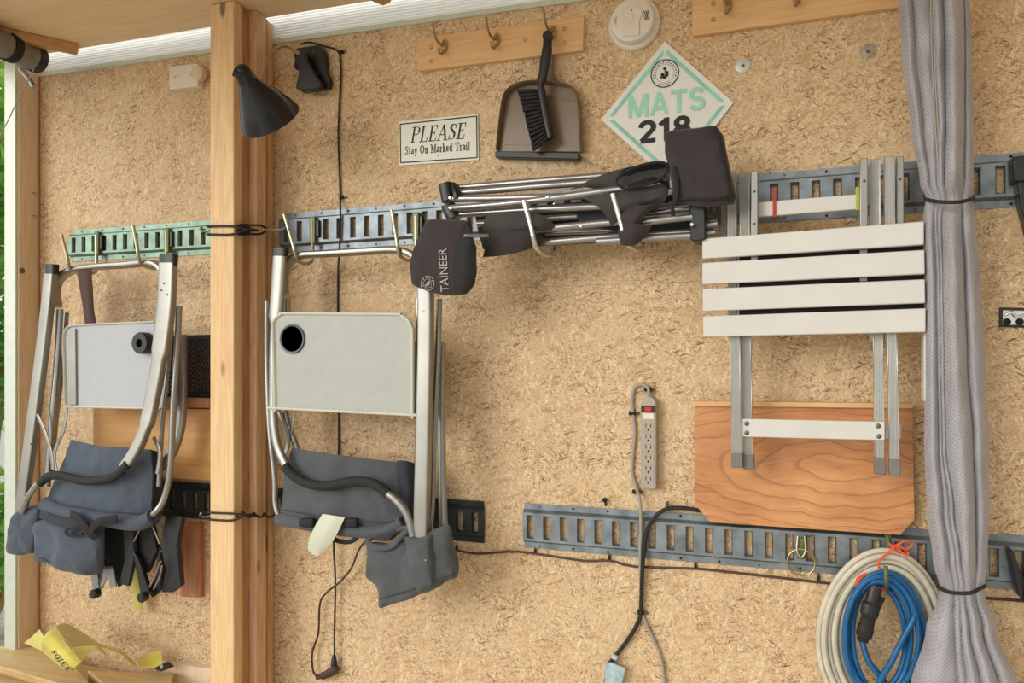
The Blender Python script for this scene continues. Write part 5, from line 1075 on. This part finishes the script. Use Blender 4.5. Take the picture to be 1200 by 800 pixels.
bn3 = flat([(103, 785.5), (203, 789), (196, 812), (136, 812)], zb-.051, zb-.0).build('plywood_sheet', M['benchply'], bevel=.001); tag(bn3, 'smaller plywood offcut lying on the bench near the post', 'plywood sheet')
struct(MB().slab([(190, 777), (262, 785), (262, 840), (190, 832)], .0, .03).build('baseboard_back', M['jamb'], bevel=.002))
ys = thing('webbing_strap', 'yellow webbing strap with black print curled on the bench', 'strap', P(90, 780, .2))
def ribbon(pts, wvec, th=.0022, k=8):      # centreline points with width vectors -> thin solid band
    c_ = cat(pts, k); w_ = cat(wvec, k); vs = []; n = len(c_)
    for p, q in zip(c_, w_): vs += [p-q, p+q]
    N = len(vs); 
    nrm = []
    for i in range(n):
        T_ = c_[min(i+1, n-1)]-c_[max(i-1, 0)]; nn = T_.cross(w_[i]).normalized()*th; nrm += [nn, nn]
    vs += [v+q for v, q in zip(vs, nrm)]
    fs = []
    for i in range(n-1):
        a_ = 2*i; fs += [(a_, a_+1, a_+3, a_+2), (a_+N, a_+2+N, a_+3+N, a_+1+N), (a_, a_+2, a_+2+N, a_+N), (a_+1, a_+1+N, a_+3+N, a_+3)]
    fs += [(0, N, N+1, 1), (2*n-2, 2*n-1, 2*n-1+N, 2*n-2+N)]
    return MB().add(vs, fs)
def pair(lst, d):                          # each item: pixel edge A, pixel edge B, depths
    c_ = []; w_ = []
    for (x0, y0, d0, x1, y1, d1) in lst:
        A, B = P(x0, y0, d0), P(x1, y1, d1); c_.append((A+B)/2); w_.append((B-A)/2)
    return c_, w_
c_, w_ = pair([(66, 736, .26, 100, 771, .33), (54, 744, .30, 97, 776, .35), (49, 755, .34, 88, 782, .38), (49, 768, .36, 76, 784, .39)], 0)
c_, w_ = pair([(64, 735, .25, 82, 764, .35), (53, 743, .27, 92, 772, .37), (48, 754, .28, 84, 783, .39), (52, 768, .31, 72, 784, .40)], 0)
main = ribbon(*pair([(28, 753, .22, 48, 762, .24), (38, 745, .2, 50, 759, .25), (46, 737, .18, 53, 748, .26)], 0)); main.build('band', M['yellow2'], ys)
ribbon(*pair([(65, 734, .20, 95, 775, .34), (56, 741, .24, 92, 779, .36), (49, 752, .27, 84, 784, .38), (49, 762, .30, 74, 784, .40)], 0)).build('band', M['yellow'], ys)
ribbon(*pair([(64, 738, .20, 82, 760, .32), (68, 732, .16, 86, 758, .28), (80, 731, .12, 98, 756, .20), (98, 741, .09, 112, 757, .16), (118, 754, .08, 126, 760, .16), (138, 760, .08, 142, 766, .16), (150, 768, .08, 152, 776, .16), (160, 778, .08, 160, 779.5, .14)], 0)).build('band', M['yellow2'], ys)
ribbon(*pair([(84, 760, .30, 96, 776, .33), (100, 757, .24, 104, 764, .27), (116, 757, .20, 118, 762, .24), (126, 768, .17, 127, 770, .2)], 0)).build('band', M['yellow'], ys)
ribbon(*pair([(160, 771, .06, 164, 780, .12), (172, 766, .05, 178, 782, .10), (189, 761, .035, 190, 778, .08)], 0)).build('band', M['yellow'], ys)
mb = MB(); o = P(86, 784.5, .405); lay(mb, textmesh('33lbs', .01), o, P(64, 761, .37)-o, P(79, 787, .405)-o); mb.build('lettering', M['ink'], ys, smooth=0)
cs_ = thing('cam_buckle', 'small black and silver buckle at the end of the yellow strap', 'buckle', P(188, 785, .08))
MB().slab([(179, 783), (190, 778), (197, 784), (188, 787)], .06, .09).build('body', M['black'], cs_, bevel=.002)
MB().lathe(P(190, 781, .09), (0, -1, .4), [(0, .007), (.004, .007), (.004, 0)], 14).build('button', M['screwm'], cs_)
